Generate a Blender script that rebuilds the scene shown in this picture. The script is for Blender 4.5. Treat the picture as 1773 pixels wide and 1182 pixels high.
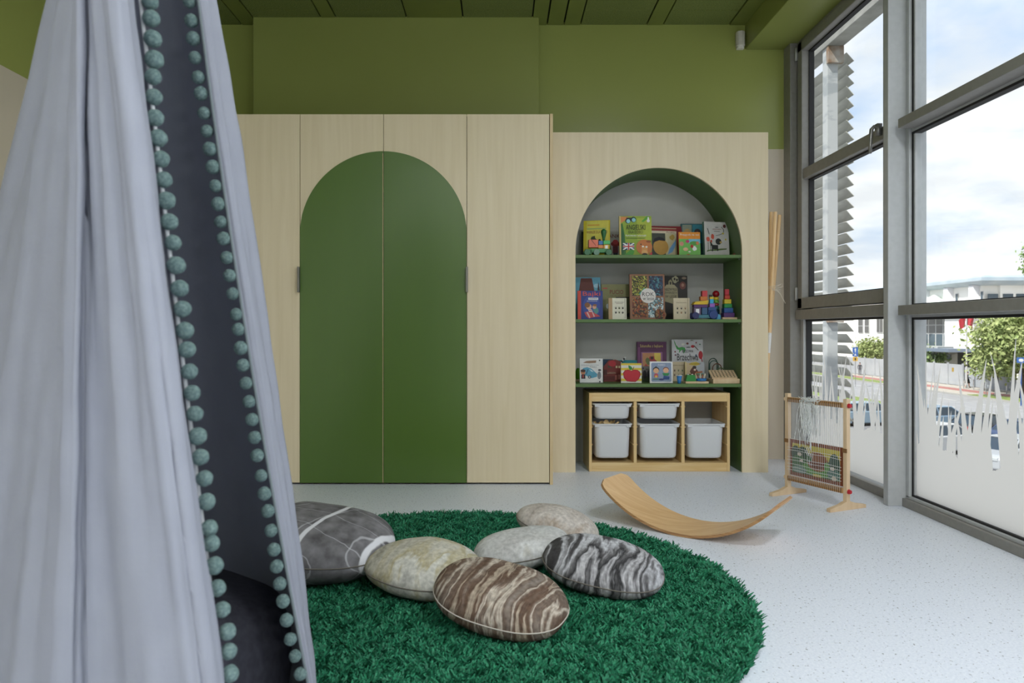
import bpy, bmesh, math, random
import numpy as np
from mathutils import Vector, Matrix, noise as mnoise

for o in list(bpy.data.objects):
    bpy.data.objects.remove(o, do_unlink=True)
random.seed(7)
rng = np.random.default_rng(7)
scene = bpy.context.scene
COL = scene.collection
PI = math.pi

# ------------------------------------------------------------------ camera
F, CX, CY, HC = 1236.0, 864.0, 573.0, 0.94
cam_d = bpy.data.cameras.new('camera')
cam = bpy.data.objects.new('camera', cam_d)
COL.objects.link(cam)
cam.location = (0, 0, HC)
cam.rotation_euler = (PI / 2, 0, 0)
cam_d.sensor_width = 36.0
cam_d.lens = F / 1773.0 * 36.0
cam_d.shift_x = (886.5 - CX) / 1773.0
cam_d.shift_y = -(591.0 - CY) / 1773.0
cam_d.clip_start = 0.05
cam_d.clip_end = 1000
cam_d.dof.use_dof = True
cam_d.dof.focus_distance = 4.0
cam_d.dof.aperture_fstop = 5.0
scene.camera = cam

# ------------------------------------------------------------------ light
EXPOSURE = 1.42
SKY = 0.9
SUN = 2.6
FILL_LAMP_W = 30.0
vs = scene.view_settings
vs.view_transform = 'Standard'
vs.look = 'None'
vs.gamma = 1.0
vs.exposure = EXPOSURE
vs.use_curve_mapping = False


def lin(c):
    c = c / 255.0
    return c / 12.92 if c <= 0.04045 else ((c + 0.055) / 1.055) ** 2.4


def rgb(r, g, b):
    return (lin(r), lin(g), lin(b), 1.0)


def build_world():
    w = bpy.data.worlds.new('sky')
    scene.world = w
    w.use_nodes = True
    nt = w.node_tree
    N, L = nt.nodes, nt.links
    N.clear()
    out = N.new('ShaderNodeOutputWorld')
    bg = N.new('ShaderNodeBackground')
    bg.inputs['Strength'].default_value = SKY
    tc = N.new('ShaderNodeTexCoord')
    sep = N.new('ShaderNodeSeparateXYZ')
    L.new(tc.outputs['Generated'], sep.inputs[0])
    ramp = N.new('ShaderNodeValToRGB')
    e = ramp.color_ramp.elements
    e[0].position = 0.0
    e[0].color = (.36, .395, .445, 1)
    e[1].position = 0.75
    e[1].color = (.18, .29, .52, 1)
    m = e.new(0.18)
    m.color = (.285, .345, .435, 1)
    m = e.new(0.4)
    m.color = (.24, .33, .49, 1)
    L.new(sep.outputs['Z'], ramp.inputs[0])
    # planar cloud projection
    zz = N.new('ShaderNodeMath')
    zz.operation = 'ADD'
    zz.inputs[1].default_value = 0.22
    L.new(sep.outputs['Z'], zz.inputs[0])
    dx = N.new('ShaderNodeMath')
    dx.operation = 'DIVIDE'
    L.new(sep.outputs['X'], dx.inputs[0])
    L.new(zz.outputs[0], dx.inputs[1])
    dy = N.new('ShaderNodeMath')
    dy.operation = 'DIVIDE'
    L.new(sep.outputs['Y'], dy.inputs[0])
    L.new(zz.outputs[0], dy.inputs[1])
    cmb = N.new('ShaderNodeCombineXYZ')
    L.new(dx.outputs[0], cmb.inputs[0])
    L.new(dy.outputs[0], cmb.inputs[1])
    cmb.inputs[2].default_value = 3.7
    nz = N.new('ShaderNodeTexNoise')
    nz.inputs['Scale'].default_value = 1.35
    nz.inputs['Detail'].default_value = 9.0
    nz.inputs['Roughness'].default_value = 0.55
    L.new(cmb.outputs[0], nz.inputs['Vector'])
    cr = N.new('ShaderNodeValToRGB')
    cr.color_ramp.elements[0].position = 0.36
    cr.color_ramp.elements[0].color = (0, 0, 0, 1)
    cr.color_ramp.elements[1].position = 0.53
    cr.color_ramp.elements[1].color = (1, 1, 1, 1)
    L.new(nz.outputs['Fac'], cr.inputs[0])
    nz2 = N.new('ShaderNodeTexNoise')
    nz2.inputs['Scale'].default_value = 3.0
    nz2.inputs['Detail'].default_value = 6.0
    L.new(cmb.outputs[0], nz2.inputs['Vector'])
    ccol = N.new('ShaderNodeValToRGB')
    ccol.color_ramp.elements[0].position = 0.38
    ccol.color_ramp.elements[0].color = (.41, .42, .44, 1)
    ccol.color_ramp.elements[1].position = 0.68
    ccol.color_ramp.elements[1].color = (.55, .55, .545, 1)
    L.new(nz2.outputs['Fac'], ccol.inputs[0])
    mix = N.new('ShaderNodeMixRGB')
    L.new(cr.outputs['Color'], mix.inputs[0])
    L.new(ramp.outputs['Color'], mix.inputs[1])
    L.new(ccol.outputs['Color'], mix.inputs[2])
    L.new(mix.outputs[0], bg.inputs['Color'])
    L.new(bg.outputs[0], out.inputs['Surface'])


build_world()
sun_d = bpy.data.lights.new('sun', 'SUN')
sun_d.energy = SUN
sun_d.angle = math.radians(1.5)
sun_d.color = (1.0, 0.96, 0.9)
sun = bpy.data.objects.new('sun', sun_d)
COL.objects.link(sun)
sun.location = (-20, -10, 40)
sun.rotation_euler = Vector((0.62, 0.42, -0.9)).to_track_quat('-Z', 'Y').to_euler()


# ================================================================== helpers
def at(x, y, Y):
    return Vector(((x - CX) * Y / F, Y, HC + (CY - y) * Y / F))


MATS = {}


def new_mat(name):
    m = bpy.data.materials.new(name)
    m.use_nodes = True
    nt = m.node_tree
    p = nt.nodes['Principled BSDF']
    return m, nt.nodes, nt.links, p


def C(r, g, b, rough=0.55, metal=0.0, name=None):
    """plain coloured material with a faint procedural mottling"""
    k = ('c', r, g, b, rough, metal)
    if k in MATS:
        return MATS[k]
    m, N, L, p = new_mat(name or 'paint_%d_%d_%d' % (r, g, b))
    tc = N.new('ShaderNodeTexCoord')
    nz = N.new('ShaderNodeTexNoise')
    nz.inputs['Scale'].default_value = 40
    L.new(tc.outputs['Object'], nz.inputs['Vector'])
    mx = N.new('ShaderNodeMixRGB')
    mx.inputs[1].default_value = rgb(r, g, b)
    mx.inputs[2].default_value = rgb(r * .9, g * .9, b * .9)
    L.new(nz.outputs['Fac'], mx.inputs[0])
    L.new(mx.outputs[0], p.inputs['Base Color'])
    p.inputs['Roughness'].default_value = rough
    p.inputs['Metallic'].default_value = metal
    MATS[k] = m
    return m


def surf(name, c1, c2, scale=(5, 5, 5), rough=0.5, detail=4, bump=0.0, bscale=None, lo=.35, hi=.65, spec=.5, dist=0.0):
    """two-tone noise material with stretch and bump"""
    if name in MATS:
        return MATS[name]
    m, N, L, p = new_mat(name)
    tc = N.new('ShaderNodeTexCoord')
    mp = N.new('ShaderNodeMapping')
    mp.inputs['Scale'].default_value = scale
    L.new(tc.outputs['Object'], mp.inputs[0])
    nz = N.new('ShaderNodeTexNoise')
    nz.inputs['Scale'].default_value = 1.0
    nz.inputs['Detail'].default_value = detail
    nz.inputs['Distortion'].default_value = dist
    L.new(mp.outputs[0], nz.inputs['Vector'])
    cr = N.new('ShaderNodeValToRGB')
    cr.color_ramp.elements[0].position = lo
    cr.color_ramp.elements[0].color = rgb(*c1)
    cr.color_ramp.elements[1].position = hi
    cr.color_ramp.elements[1].color = rgb(*c2)
    L.new(nz.outputs['Fac'], cr.inputs[0])
    L.new(cr.outputs[0], p.inputs['Base Color'])
    p.inputs['Roughness'].default_value = rough
    p.inputs['Specular IOR Level'].default_value = spec
    if bump:
        nb = N.new('ShaderNodeTexNoise')
        nb.inputs['Scale'].default_value = 1.0
        nb.inputs['Detail'].default_value = 3
        mp2 = N.new('ShaderNodeMapping')
        s = bscale or scale
        mp2.inputs['Scale'].default_value = s
        L.new(tc.outputs['Object'], mp2.inputs[0])
        L.new(mp2.outputs[0], nb.inputs['Vector'])
        b = N.new('ShaderNodeBump')
        b.inputs['Strength'].default_value = bump
        b.inputs['Distance'].default_value = 0.004
        L.new(nb.outputs['Fac'], b.inputs['Height'])
        L.new(b.outputs[0], p.inputs['Normal'])
    MATS[name] = m
    return m


class MB:
    """collects faces; build() links them as one mesh object"""

    def __init__(s):
        s.v, s.f, s.m = [], [], []

    def add(s, verts, faces, mi=0):
        o = len(s.v)
        s.v.extend([tuple(v) for v in verts])
        for f in faces:
            s.f.append(tuple(i + o for i in f))
            s.m.append(mi)
        return s

    def box(s, lo, hi, mi=0, mat=None):
        x0, y0, z0 = lo
        x1, y1, z1 = hi
        vs_ = [(x0, y0, z0), (x1, y0, z0), (x1, y1, z0), (x0, y1, z0),
               (x0, y0, z1), (x1, y0, z1), (x1, y1, z1), (x0, y1, z1)]
        if mat is not None:
            vs_ = [mat @ Vector(v) for v in vs_]
        return s.add(vs_, [(3, 2, 1, 0), (4, 5, 6, 7), (0, 1, 5, 4), (1, 2, 6, 5), (2, 3, 7, 6), (3, 0, 4, 7)], mi)

    def cyl(s, p0, p1, r0, r1=None, n=12, mi=0, cap=True):
        p0, p1 = Vector(p0), Vector(p1)
        r1 = r0 if r1 is None else r1
        d = (p1 - p0).normalized()
        a = d.orthogonal().normalized()
        b = d.cross(a)
        vs_ = []
        for p, r in ((p0, r0), (p1, r1)):
            for i in range(n):
                t = 2 * PI * i / n
                vs_.append(p + (a * math.cos(t) + b * math.sin(t)) * r)
        fs = [(i, (i + 1) % n, n + (i + 1) % n, n + i) for i in range(n)]
        if cap:
            fs += [tuple(range(n - 1, -1, -1)), tuple(range(n, 2 * n))]
        return s.add(vs_, fs, mi)

    def tube(s, pts, r, n=8, mi=0, cap=True):
        pts = [Vector(p) for p in pts]
        rs = r if isinstance(r, (list, tuple)) else [r] * len(pts)
        vs_ = []
        up = None
        for i, p in enumerate(pts):
            d = (pts[min(i + 1, len(pts) - 1)] - pts[max(i - 1, 0)]).normalized()
            if up is None:
                up = d.orthogonal().normalized()
            a = (up - d * up.dot(d)).normalized()
            up = a
            b = d.cross(a)
            for k in range(n):
                t = 2 * PI * k / n
                vs_.append(p + (a * math.cos(t) + b * math.sin(t)) * rs[i])
        fs = []
        for i in range(len(pts) - 1):
            for k in range(n):
                fs.append((i * n + k, i * n + (k + 1) % n, (i + 1) * n + (k + 1) % n, (i + 1) * n + k))
        if cap:
            fs += [tuple(range(n - 1, -1, -1)), tuple(range((len(pts) - 1) * n, len(pts) * n))]
        return s.add(vs_, fs, mi)

    def lathe(s, prof, c=(0, 0, 0), n=20, mi=0, axis='z'):
        vs_ = []
        for r, z in prof:
            for k in range(n):
                t = 2 * PI * k / n
                if axis == 'z':
                    vs_.append((c[0] + r * math.cos(t), c[1] + r * math.sin(t), c[2] + z))
                elif axis == 'y':
                    vs_.append((c[0] + r * math.cos(t), c[1] + z, c[2] + r * math.sin(t)))
                else:
                    vs_.append((c[0] + z, c[1] + r * math.cos(t), c[2] + r * math.sin(t)))
        fs = []
        for i in range(len(prof) - 1):
            for k in range(n):
                fs.append((i * n + k, i * n + (k + 1) % n, (i + 1) * n + (k + 1) % n, (i + 1) * n + k))
        fs += [tuple(range(n - 1, -1, -1)), tuple(range((len(prof) - 1) * n, len(prof) * n))]
        return s.add(vs_, fs, mi)

    def sphere(s, c, r, n=14, mi=0, sc=(1, 1, 1)):
        prof = []
        vs_, fs = [], []
        h = n // 2
        for i in range(h + 1):
            ph = PI * i / h
            for k in range(n):
                t = 2 * PI * k / n
                vs_.append((c[0] + r * sc[0] * math.sin(ph) * math.cos(t), c[1] + r * sc[1] * math.sin(ph) * math.sin(t),
                            c[2] - r * sc[2] * math.cos(ph)))
        for i in range(h):
            for k in range(n):
                fs.append((i * n + k, i * n + (k + 1) % n, (i + 1) * n + (k + 1) % n, (i + 1) * n + k))
        return s.add(vs_, fs, mi)

    def prism(s, poly, a, b, plane='xz', mi=0):
        """polygon (list of 2D) extruded from a to b along the third axis"""
        n = len(poly)

        def mk(p, t):
            return {'xz': (p[0], t, p[1]), 'xy': (p[0], p[1], t), 'yz': (t, p[0], p[1])}[plane]
        vs_ = [mk(p, a) for p in poly] + [mk(p, b) for p in poly]
        fs = [tuple(range(n)), tuple(range(2 * n - 1, n - 1, -1))]
        fs += [(i, n + i, n + (i + 1) % n, (i + 1) % n) for i in range(n)]
        return s.add(vs_, fs, mi)

    def build(s, name, mats, parent=None, smooth=False, bevel=0.0, seg=2, fix=True):
        me = bpy.data.meshes.new(name)
        off = Vector((0, 0, 0))
        me.from_pydata(s.v, [], s.f)
        if not isinstance(mats, (list, tuple)):
            mats = [mats]
        for m in mats:
            me.materials.append(m)
        me.polygons.foreach_set('material_index', s.m)
        if smooth:
            me.polygons.foreach_set('use_smooth', [True] * len(s.f))
        if fix:
            bm = bmesh.new()
            bm.from_mesh(me)
            bmesh.ops.remove_doubles(bm, verts=bm.verts, dist=1e-6)
            bmesh.ops.recalc_face_normals(bm, faces=bm.faces)
            bm.to_mesh(me)
            bm.free()
        me.update()
        o = bpy.data.objects.new(name, me)
        COL.objects.link(o)
        if parent is not None:
            o.parent = parent
        if bevel:
            b = o.modifiers.new('bevel', 'BEVEL')
            b.width = bevel
            b.segments = seg
            b.limit_method = 'ANGLE'
            b.angle_limit = math.radians(40)
        if smooth == 'auto' or bevel:
            for p in me.polygons:
                p.use_smooth = bool(smooth) and smooth != 'auto'
        return o


def smooth_angle(o, deg=40):
    me = o.data
    bm = bmesh.new()
    bm.from_mesh(me)
    for e in bm.edges:
        if len(e.link_faces) == 2 and e.calc_face_angle(0) > math.radians(deg):
            e.smooth = False
    for f in bm.faces:
        f.smooth = True
    bm.to_mesh(me)
    bm.free()


def tag(o, label, cat, group=None):
    o['label'] = label
    o['category'] = cat
    if group:
        o['group'] = group
    return o


def struct(o):
    o['kind'] = 'structure'
    return o


def thing(name, label, cat, loc=(0, 0, 0), rot=(0, 0, 0), group=None):
    o = bpy.data.objects.new(name, None)
    o.empty_display_size = 0.1
    COL.objects.link(o)
    o.location = loc
    o.rotation_euler = rot
    return tag(o, label, cat, group)


def box(name, lo, hi, mat, parent=None, bevel=0.0, off=(0, 0, 0)):
    lo = [a - b for a, b in zip(lo, off)]
    hi = [a - b for a, b in zip(hi, off)]
    return MB().box(lo, hi).build(name, mat, parent, bevel=bevel)


# ================================================================== materials
WOOD = surf('birch_laminate', (219, 203, 170), (227, 212, 182), (26, 26, 1.3), .42, 6, lo=.3, hi=.7, dist=.6)
WOOD_EDGE = surf('birch_edge', (205, 180, 135), (222, 200, 160), (30, 30, 3), .5)
PINE = surf('pine', (214, 178, 120), (230, 202, 150), (2.0, 30, 30), .5, 5, dist=.8)
PINE_V = surf('pine_upright', (214, 178, 120), (230, 202, 150), (30, 30, 2.0), .5, 5, dist=.8)
PLY = surf('beech_plywood', (214, 172, 122), (228, 192, 144), (6, 40, 6), .38, 6, dist=.5)
PLY_EDGE = surf('plywood_edge', (150, 108, 70), (196, 152, 104), (4, 4, 300), .5)
BEECH = surf('beech', (214, 184, 148), (226, 200, 166), (20, 20, 4), .5)
GREEN_WALL = surf('olive_wall_paint', (138, 146, 78), (144, 152, 84), (1.2, 1.2, 1.2), .38, 3, bump=.08, bscale=(60, 60, 60))
GREEN_CEIL = surf('olive_ceiling_paint', (116, 126, 60), (124, 134, 66), (3, 3, 3), .6, 4, bump=.1, bscale=(90, 90, 90))
GREEN_PANEL = surf('wood_wool_panel_paint', (96, 108, 52), (134, 144, 76), (160, 160, 160), .85, 4, bump=1.0, bscale=(150, 150, 150))
GREEN_DOOR = surf('green_door_lacquer', (80, 108, 44), (84, 112, 47), (4, 4, 1), .31, 3)
GREEN_SHELF = surf('green_shelf_lacquer', (82, 112, 60), (86, 117, 63), (4, 4, 4), .45, 3)
ALU = surf('grey_aluminium', (132, 130, 126), (138, 136, 132), (30, 30, 30), .42, 3)
ALU_L = surf('light_aluminium', (176, 178, 180), (182, 184, 186), (30, 30, 30), .4, 3)
GASKET = C(28, 28, 30, .6)
WHITE_PL = C(236, 236, 232, .45)
FABRIC = None


def wall_mat():
    m, N, L, p = new_mat('two_tone_wall')
    geo = N.new('ShaderNodeNewGeometry')
    sep = N.new('ShaderNodeSeparateXYZ')
    L.new(geo.outputs['Position'], sep.inputs[0])
    gt = N.new('ShaderNodeMath')
    gt.operation = 'GREATER_THAN'
    gt.inputs[1].default_value = 2.275
    L.new(sep.outputs['Z'], gt.inputs[0])
    nz = N.new('ShaderNodeTexNoise')
    nz.inputs['Scale'].default_value = 60
    mx = N.new('ShaderNodeMixRGB')
    mx.inputs[1].default_value = rgb(206, 195, 178)
    mx.inputs[2].default_value = rgb(152, 160, 88)
    L.new(gt.outputs[0], mx.inputs[0])
    L.new(mx.outputs[0], p.inputs['Base Color'])
    p.inputs['Roughness'].default_value = .3
    b = N.new('ShaderNodeBump')
    b.inputs['Strength'].default_value = .06
    b.inputs['Distance'].default_value = .004
    L.new(nz.outputs['Fac'], b.inputs['Height'])
    L.new(b.outputs[0], p.inputs['Normal'])
    return m


WALL = wall_mat()


def floor_mat():
    m, N, L, p = new_mat('speckled_vinyl')
    tc = N.new('ShaderNodeTexCoord')
    n1 = N.new('ShaderNodeTexNoise')
    n1.inputs['Scale'].default_value = 95
    n1.inputs['Detail'].default_value = 2
    L.new(tc.outputs['Object'], n1.inputs['Vector'])
    r1 = N.new('ShaderNodeValToRGB')
    r1.color_ramp.elements[0].position = .655
    r1.color_ramp.elements[0].color = (0, 0, 0, 1)
    r1.color_ramp.elements[1].position = .69
    r1.color_ramp.elements[1].color = (1, 1, 1, 1)
    L.new(n1.outputs['Fac'], r1.inputs[0])
    n2 = N.new('ShaderNodeTexNoise')
    n2.inputs['Scale'].default_value = 130
    n2.inputs['Detail'].default_value = 2
    mp = N.new('ShaderNodeMapping')
    mp.inputs['Location'].default_value = (3.1, 7.7, 1.3)
    L.new(tc.outputs['Object'], mp.inputs[0])
    L.new(mp.outputs[0], n2.inputs['Vector'])
    r2 = N.new('ShaderNodeValToRGB')
    r2.color_ramp.elements[0].position = .4
    r2.color_ramp.elements[0].color = rgb(217, 222, 234)
    r2.color_ramp.elements[1].position = .62
    r2.color_ramp.elements[1].color = rgb(228, 232, 242)
    L.new(n2.outputs['Fac'], r2.inputs[0])
    mx = N.new('ShaderNodeMixRGB')
    L.new(r1.outputs['Color'], mx.inputs[0])
    L.new(r2.outputs[0], mx.inputs[1])
    mx.inputs[2].default_value = rgb(128, 130, 136)
    L.new(mx.outputs[0], p.inputs['Base Color'])
    p.inputs['Roughness'].default_value = .46
    p.inputs['Specular IOR Level'].default_value = .4
    return m


def glass_mat():
    m = bpy.data.materials.new('window_glass')
    m.use_nodes = True
    N, L = m.node_tree.nodes, m.node_tree.links
    N.clear()
    out = N.new('ShaderNodeOutputMaterial')
    tr = N.new('ShaderNodeBsdfTransparent')
    tr.inputs[0].default_value = (.97, .985, .98, 1)
    gl = N.new('ShaderNodeBsdfGlossy')
    gl.inputs['Roughness'].default_value = .01
    fc = N.new('ShaderNodeLayerWeight')
    fc.inputs['Blend'].default_value = .5
    pw = N.new('ShaderNodeMath')
    pw.operation = 'POWER'
    pw.inputs[1].default_value = 5.0
    L.new(fc.outputs['Facing'], pw.inputs[0])
    lw = N.new('ShaderNodeMath')
    lw.operation = 'MULTIPLY_ADD'
    lw.inputs[1].default_value = .45
    lw.inputs[2].default_value = .02
    L.new(pw.outputs[0], lw.inputs[0])
    mx = N.new('ShaderNodeMixShader')
    L.new(lw.outputs[0], mx.inputs[0])
    L.new(tr.outputs[0], mx.inputs[1])
    L.new(gl.outputs[0], mx.inputs[2])
    L.new(mx.outputs[0], out.inputs['Surface'])
    return m


def translucent_mat(name, col, trans=.5, rough=.6, noise_scale=0, c2=None, bump=0):
    m = bpy.data.materials.new(name)
    m.use_nodes = True
    N, L = m.node_tree.nodes, m.node_tree.links
    N.clear()
    out = N.new('ShaderNodeOutputMaterial')
    d = N.new('ShaderNodeBsdfPrincipled')
    d.inputs['Roughness'].default_value = rough
    t = N.new('ShaderNodeBsdfTranslucent')
    d.inputs['Base Color'].default_value = rgb(*col)
    t.inputs['Color'].default_value = rgb(*col)
    if noise_scale:
        tc = N.new('ShaderNodeTexCoord')
        nz = N.new('ShaderNodeTexNoise')
        nz.inputs['Scale'].default_value = noise_scale
        nz.inputs['Detail'].default_value = 4
        L.new(tc.outputs['Object'], nz.inputs['Vector'])
        mx = N.new('ShaderNodeMixRGB')
        mx.inputs[1].default_value = rgb(*col)
        mx.inputs[2].default_value = rgb(*(c2 or col))
        L.new(nz.outputs['Fac'], mx.inputs[0])
        L.new(mx.outputs[0], d.inputs['Base Color'])
        L.new(mx.outputs[0], t.inputs['Color'])
        if bump:
            b = N.new('ShaderNodeBump')
            b.inputs['Strength'].default_value = bump
            b.inputs['Distance'].default_value = .01
            L.new(nz.outputs['Fac'], b.inputs['Height'])
            L.new(b.outputs[0], d.inputs['Normal'])
    mx2 = N.new('ShaderNodeMixShader')
    mx2.inputs[0].default_value = trans
    L.new(d.outputs[0], mx2.inputs[1])
    L.new(t.outputs[0], mx2.inputs[2])
    L.new(mx2.outputs[0], out.inputs['Surface'])
    return m


GLASS = glass_mat()
FILM = translucent_mat('frosted_film', (232, 227, 219), .85, .7, 2, (225, 221, 214))
FABRIC = translucent_mat('canopy_cotton', (150, 153, 165), .05, .85, 14, (140, 143, 156), .3)
BIN = translucent_mat('frosted_plastic', (244, 246, 250), .3, .35)

# ================================================================== room shell
XL, XR, YB, YR, ZC = -2.5, 2.3, 5.24, -3.6, 3.187
struct(box('floor', (XL - .2, YR - .2, -.1), (XR + .02, YB + .2, 0), floor_mat()))
struct(box('wall_back', (XL - .2, YB, 0), (2.24, YB + .2, ZC + .3), WALL))
LW0, LW1, LZ0, LZ1 = -3.2, -.9, .7, 2.6  # out-of-view opening added in the left wall for extra daylight
lw_ = MB()
lw_.box((XL - .2, YR - .2, 0), (XL, YB, LZ0)).box((XL - .2, YR - .2, LZ1), (XL, YB, ZC + .3))
lw_.box((XL - .2, YR - .2, LZ0), (XL, LW0, LZ1)).box((XL - .2, LW1, LZ0), (XL, YB, LZ1))
struct(lw_.build('wall_left', WALL))
# unseen rear wall with a wide opening added to let light in
rw = MB()
RW0, RW1, RZ0, RZ1 = -2.35, -.3, .5, 2.75
rw.box((XL, YR - .2, 0), (XR + .4, YR, RZ0)).box((XL, YR - .2, RZ1), (XR + .4, YR, ZC + .3))
rw.box((XL, YR - .2, RZ0), (RW0, YR, RZ1)).box((RW1, YR - .2, RZ0), (XR + .4, YR, RZ1))
struct(rw.build('wall_rear', WALL))

ceil = struct(box('ceiling', (XL - .2, YR - .2, ZC + .02), (XR + .1, YB + .2, ZC + .3), C(30, 34, 18, .9)))
cols = [(-2.5, -2.375, 's'), (-2.375, -1.886, 'p'), (-1.886, -1.763, 's'), (-1.763, -1.276, 'p'), (-1.276, -1.167, 's'),
        (-1.167, -.664, 'p'), (-.664, -.258, 's'), (-.258, .239, 'p'), (.239, .352, 's'), (.352, .475, 's'), (.475, .598, 's'),
        (.598, 1.081, 'p'), (1.081, 1.204, 's'), (1.204, 1.687, 'p'), (1.687, 1.82, 's')]
rows = [5.24, 5.0, 3.8, 2.6, 1.4, .2, -1.0, -2.2, -3.6]
for (a, b, k) in cols:
    if k == 's':
        box('ceiling_strip', (a + .006, YR, ZC - .002), (b - .006, YB, ZC + .03), GREEN_CEIL, ceil)
    else:
        for y1, y0 in zip(rows[:-1], rows[1:]):
            box('ceiling_panel', (a + .004, y0 + .0012, ZC), (b - .004, y1 - .0012, ZC + .03), GREEN_PANEL, ceil, bevel=.002)
struct(box('trim_1', (-1.763, 5.115, 2.20), (.286, YB + .01, ZC + .01), GREEN_WALL, bevel=.004))
struct(box('trim_2', (1.806, YR, 3.005), (XR + .03, YB + .01, ZC + .1), GREEN_WALL, bevel=.004))

# ------------------------------------------------------------------ glazed wall
MULL_X0 = 2.09
mullY = [3.835, 2.40, 1.0, -.4, -1.8, -3.2]


def mullion(n, y0, y1):
    return struct(box('trim_%d' % n, (MULL_X0, y0, 0), (2.19, y1, 3.03), ALU_L, bevel=.003))


struct(box('trim_3', (MULL_X0, 5.125, 0), (2.2, YB + .01, 3.03), ALU, bevel=.003))
for i, y in enumerate(mullY):
    mullion(4 + i, y, y + .048)


def frame_part(name, lo, hi, mat, parent, bevel=.003):
    return box(name, lo, hi, mat, parent, bevel)


# window_1: far bay, tilting sash above, fixed pane below
w1 = struct(frame_part('window_1', (2.165, 3.883, 0), (2.29, 5.125, .05), ALU, None))
A, B = 3.883, 5.125
frame_part('transom', (2.12, A, 1.022), (2.26, B - .02, 1.09), ALU, w1)
frame_part('frame_stile', (2.165, B - .045, .05), (2.225, B, 3.01), ALU_L, w1)
frame_part('frame_stile', (2.165, A, .05), (2.225, A + .03, 3.01), ALU_L, w1)
frame_part('frame_head', (2.14, A, 2.985), (2.27, B, 3.02), ALU, w1)
for (a, b, c, d) in ((B - .1, B - .03, 1.095, 2.985), (A + .012, A + .08, 1.095, 2.985)):
    frame_part('sash_stile', (2.13, a, c), (2.212, b, d), ALU, w1, .005)
frame_part('sash_rail', (2.13, A + .012, 1.097), (2.212, B - .03, 1.175), ALU, w1, .005)
frame_part('sash_rail', (2.13, A + .012, 2.915), (2.212, B - .03, 2.985), ALU, w1, .005)
frame_part('glazing_bar', (2.14, A + .05, 2.01), (2.212, B - .07, 2.083), ALU, w1, .005)
for z0, z1 in ((1.175, 2.01), (2.083, 2.915)):
    g = MB()
    for lo, hi in (((2.18, A + .08, z0), (2.215, A + .09, z1)), ((2.18, B - .11, z0), (2.215, B - .1, z1)),
                   ((2.18, A + .08, z0), (2.215, B - .1, z0 + .01)), ((2.18, A + .08, z1 - .01), (2.215, B - .1, z1))):
        g.box(lo, hi)
    g.build('gasket', GASKET, w1)
    box('pane', (2.2, A + .085, z0), (2.206, B - .105, z1), GLASS, w1)
g = MB()
for lo, hi in (((2.185, A + .03, .05), (2.225, A + .038, 1.022)), ((2.185, B - .053, .05), (2.225, B - .045, 1.022)),
               ((2.18, A + .03, 1.01), (2.23, B - .05, 1.022))):
    g.box(lo, hi)
g.build('gasket', GASKET, w1)
box('pane', (2.212, A + .035, .05), (2.218, B - .05, 1.022), GLASS, w1)
# lever handle on the sash
hd = MB()
hd.box((2.112, 3.985, 2.035), (2.14, 4.015, 2.10))
hd.tube([(2.118, 4.0, 2.075), (2.10, 4.0, 2.085), (2.088, 4.0, 2.07), (2.083, 4.0, 2.03), (2.08, 4.0, 1.98), (2.08, 4.0, 1.935)], [.009, .01, .011, .011, .01, .008])
hd.build('window_handle', C(150, 148, 146, .35, .6), w1, smooth=True)
for z in (2.87, 1.16):
    MB().cyl((2.122, B - .028, z), (2.122, B - .028, z + .09), .009).build('hinge', ALU_L, w1, smooth=True)

# near bays
zt = [(1.024, 1.076), (2.012, 2.062)]
for n, (b, a) in enumerate(zip(mullY[:-1], mullY[1:])):
    a = a + .048
    w = struct(frame_part('window_%d' % (n + 2), (2.165, a, 0), (2.29, b + .0, .045), ALU, None))
    frame_part('sill_ledge', (2.185, a, .045), (2.25, b, .06), ALU_L, w, .002)
    for z0, z1 in zt:
        frame_part('transom_cap', (2.112, a - .045, z0), (2.2, b - .055, z1), ALU, w)
        frame_part('transom', (2.2, a, z0 - .012), (2.27, b, z1 - .004), ALU_L, w)
    for (p, q) in ((a, a + .03), (b - .03, b)):
        frame_part('frame_stile', (2.185, p, .05), (2.28, q, 3.02), ALU_L, w)
    frame_part('frame_head', (2.185, a, 2.97), (2.28, b, 3.02), ALU, w)
    for z0, z1 in ((.06, zt[0][0] - .012), (zt[0][1], zt[1][0] - .012), (zt[1][1], 2.97)):
        g = MB()
        for lo, hi in (((2.2, b - .037, z0), (2.235, b - .03, z1)), ((2.2, a + .03, z0), (2.235, a + .037, z1)),
                       ((2.2, a + .03, z1 - .012), (2.24, b - .03, z1)), ((2.2, a + .03, z0), (2.24, b - .03, z0 + .01))):
            g.box(lo, hi)
        g.build('gasket', GASKET, w)
        for p, q in ((b - .052, b - .037), (a + .037, a + .052)):
            box('glazing_bead', (2.205, p, z0), (2.24, q, z1), ALU_L, w, .002)
        box('pane', (2.216, a + .05, z0), (2.222, b - .05, z1), GLASS, w)
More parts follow.
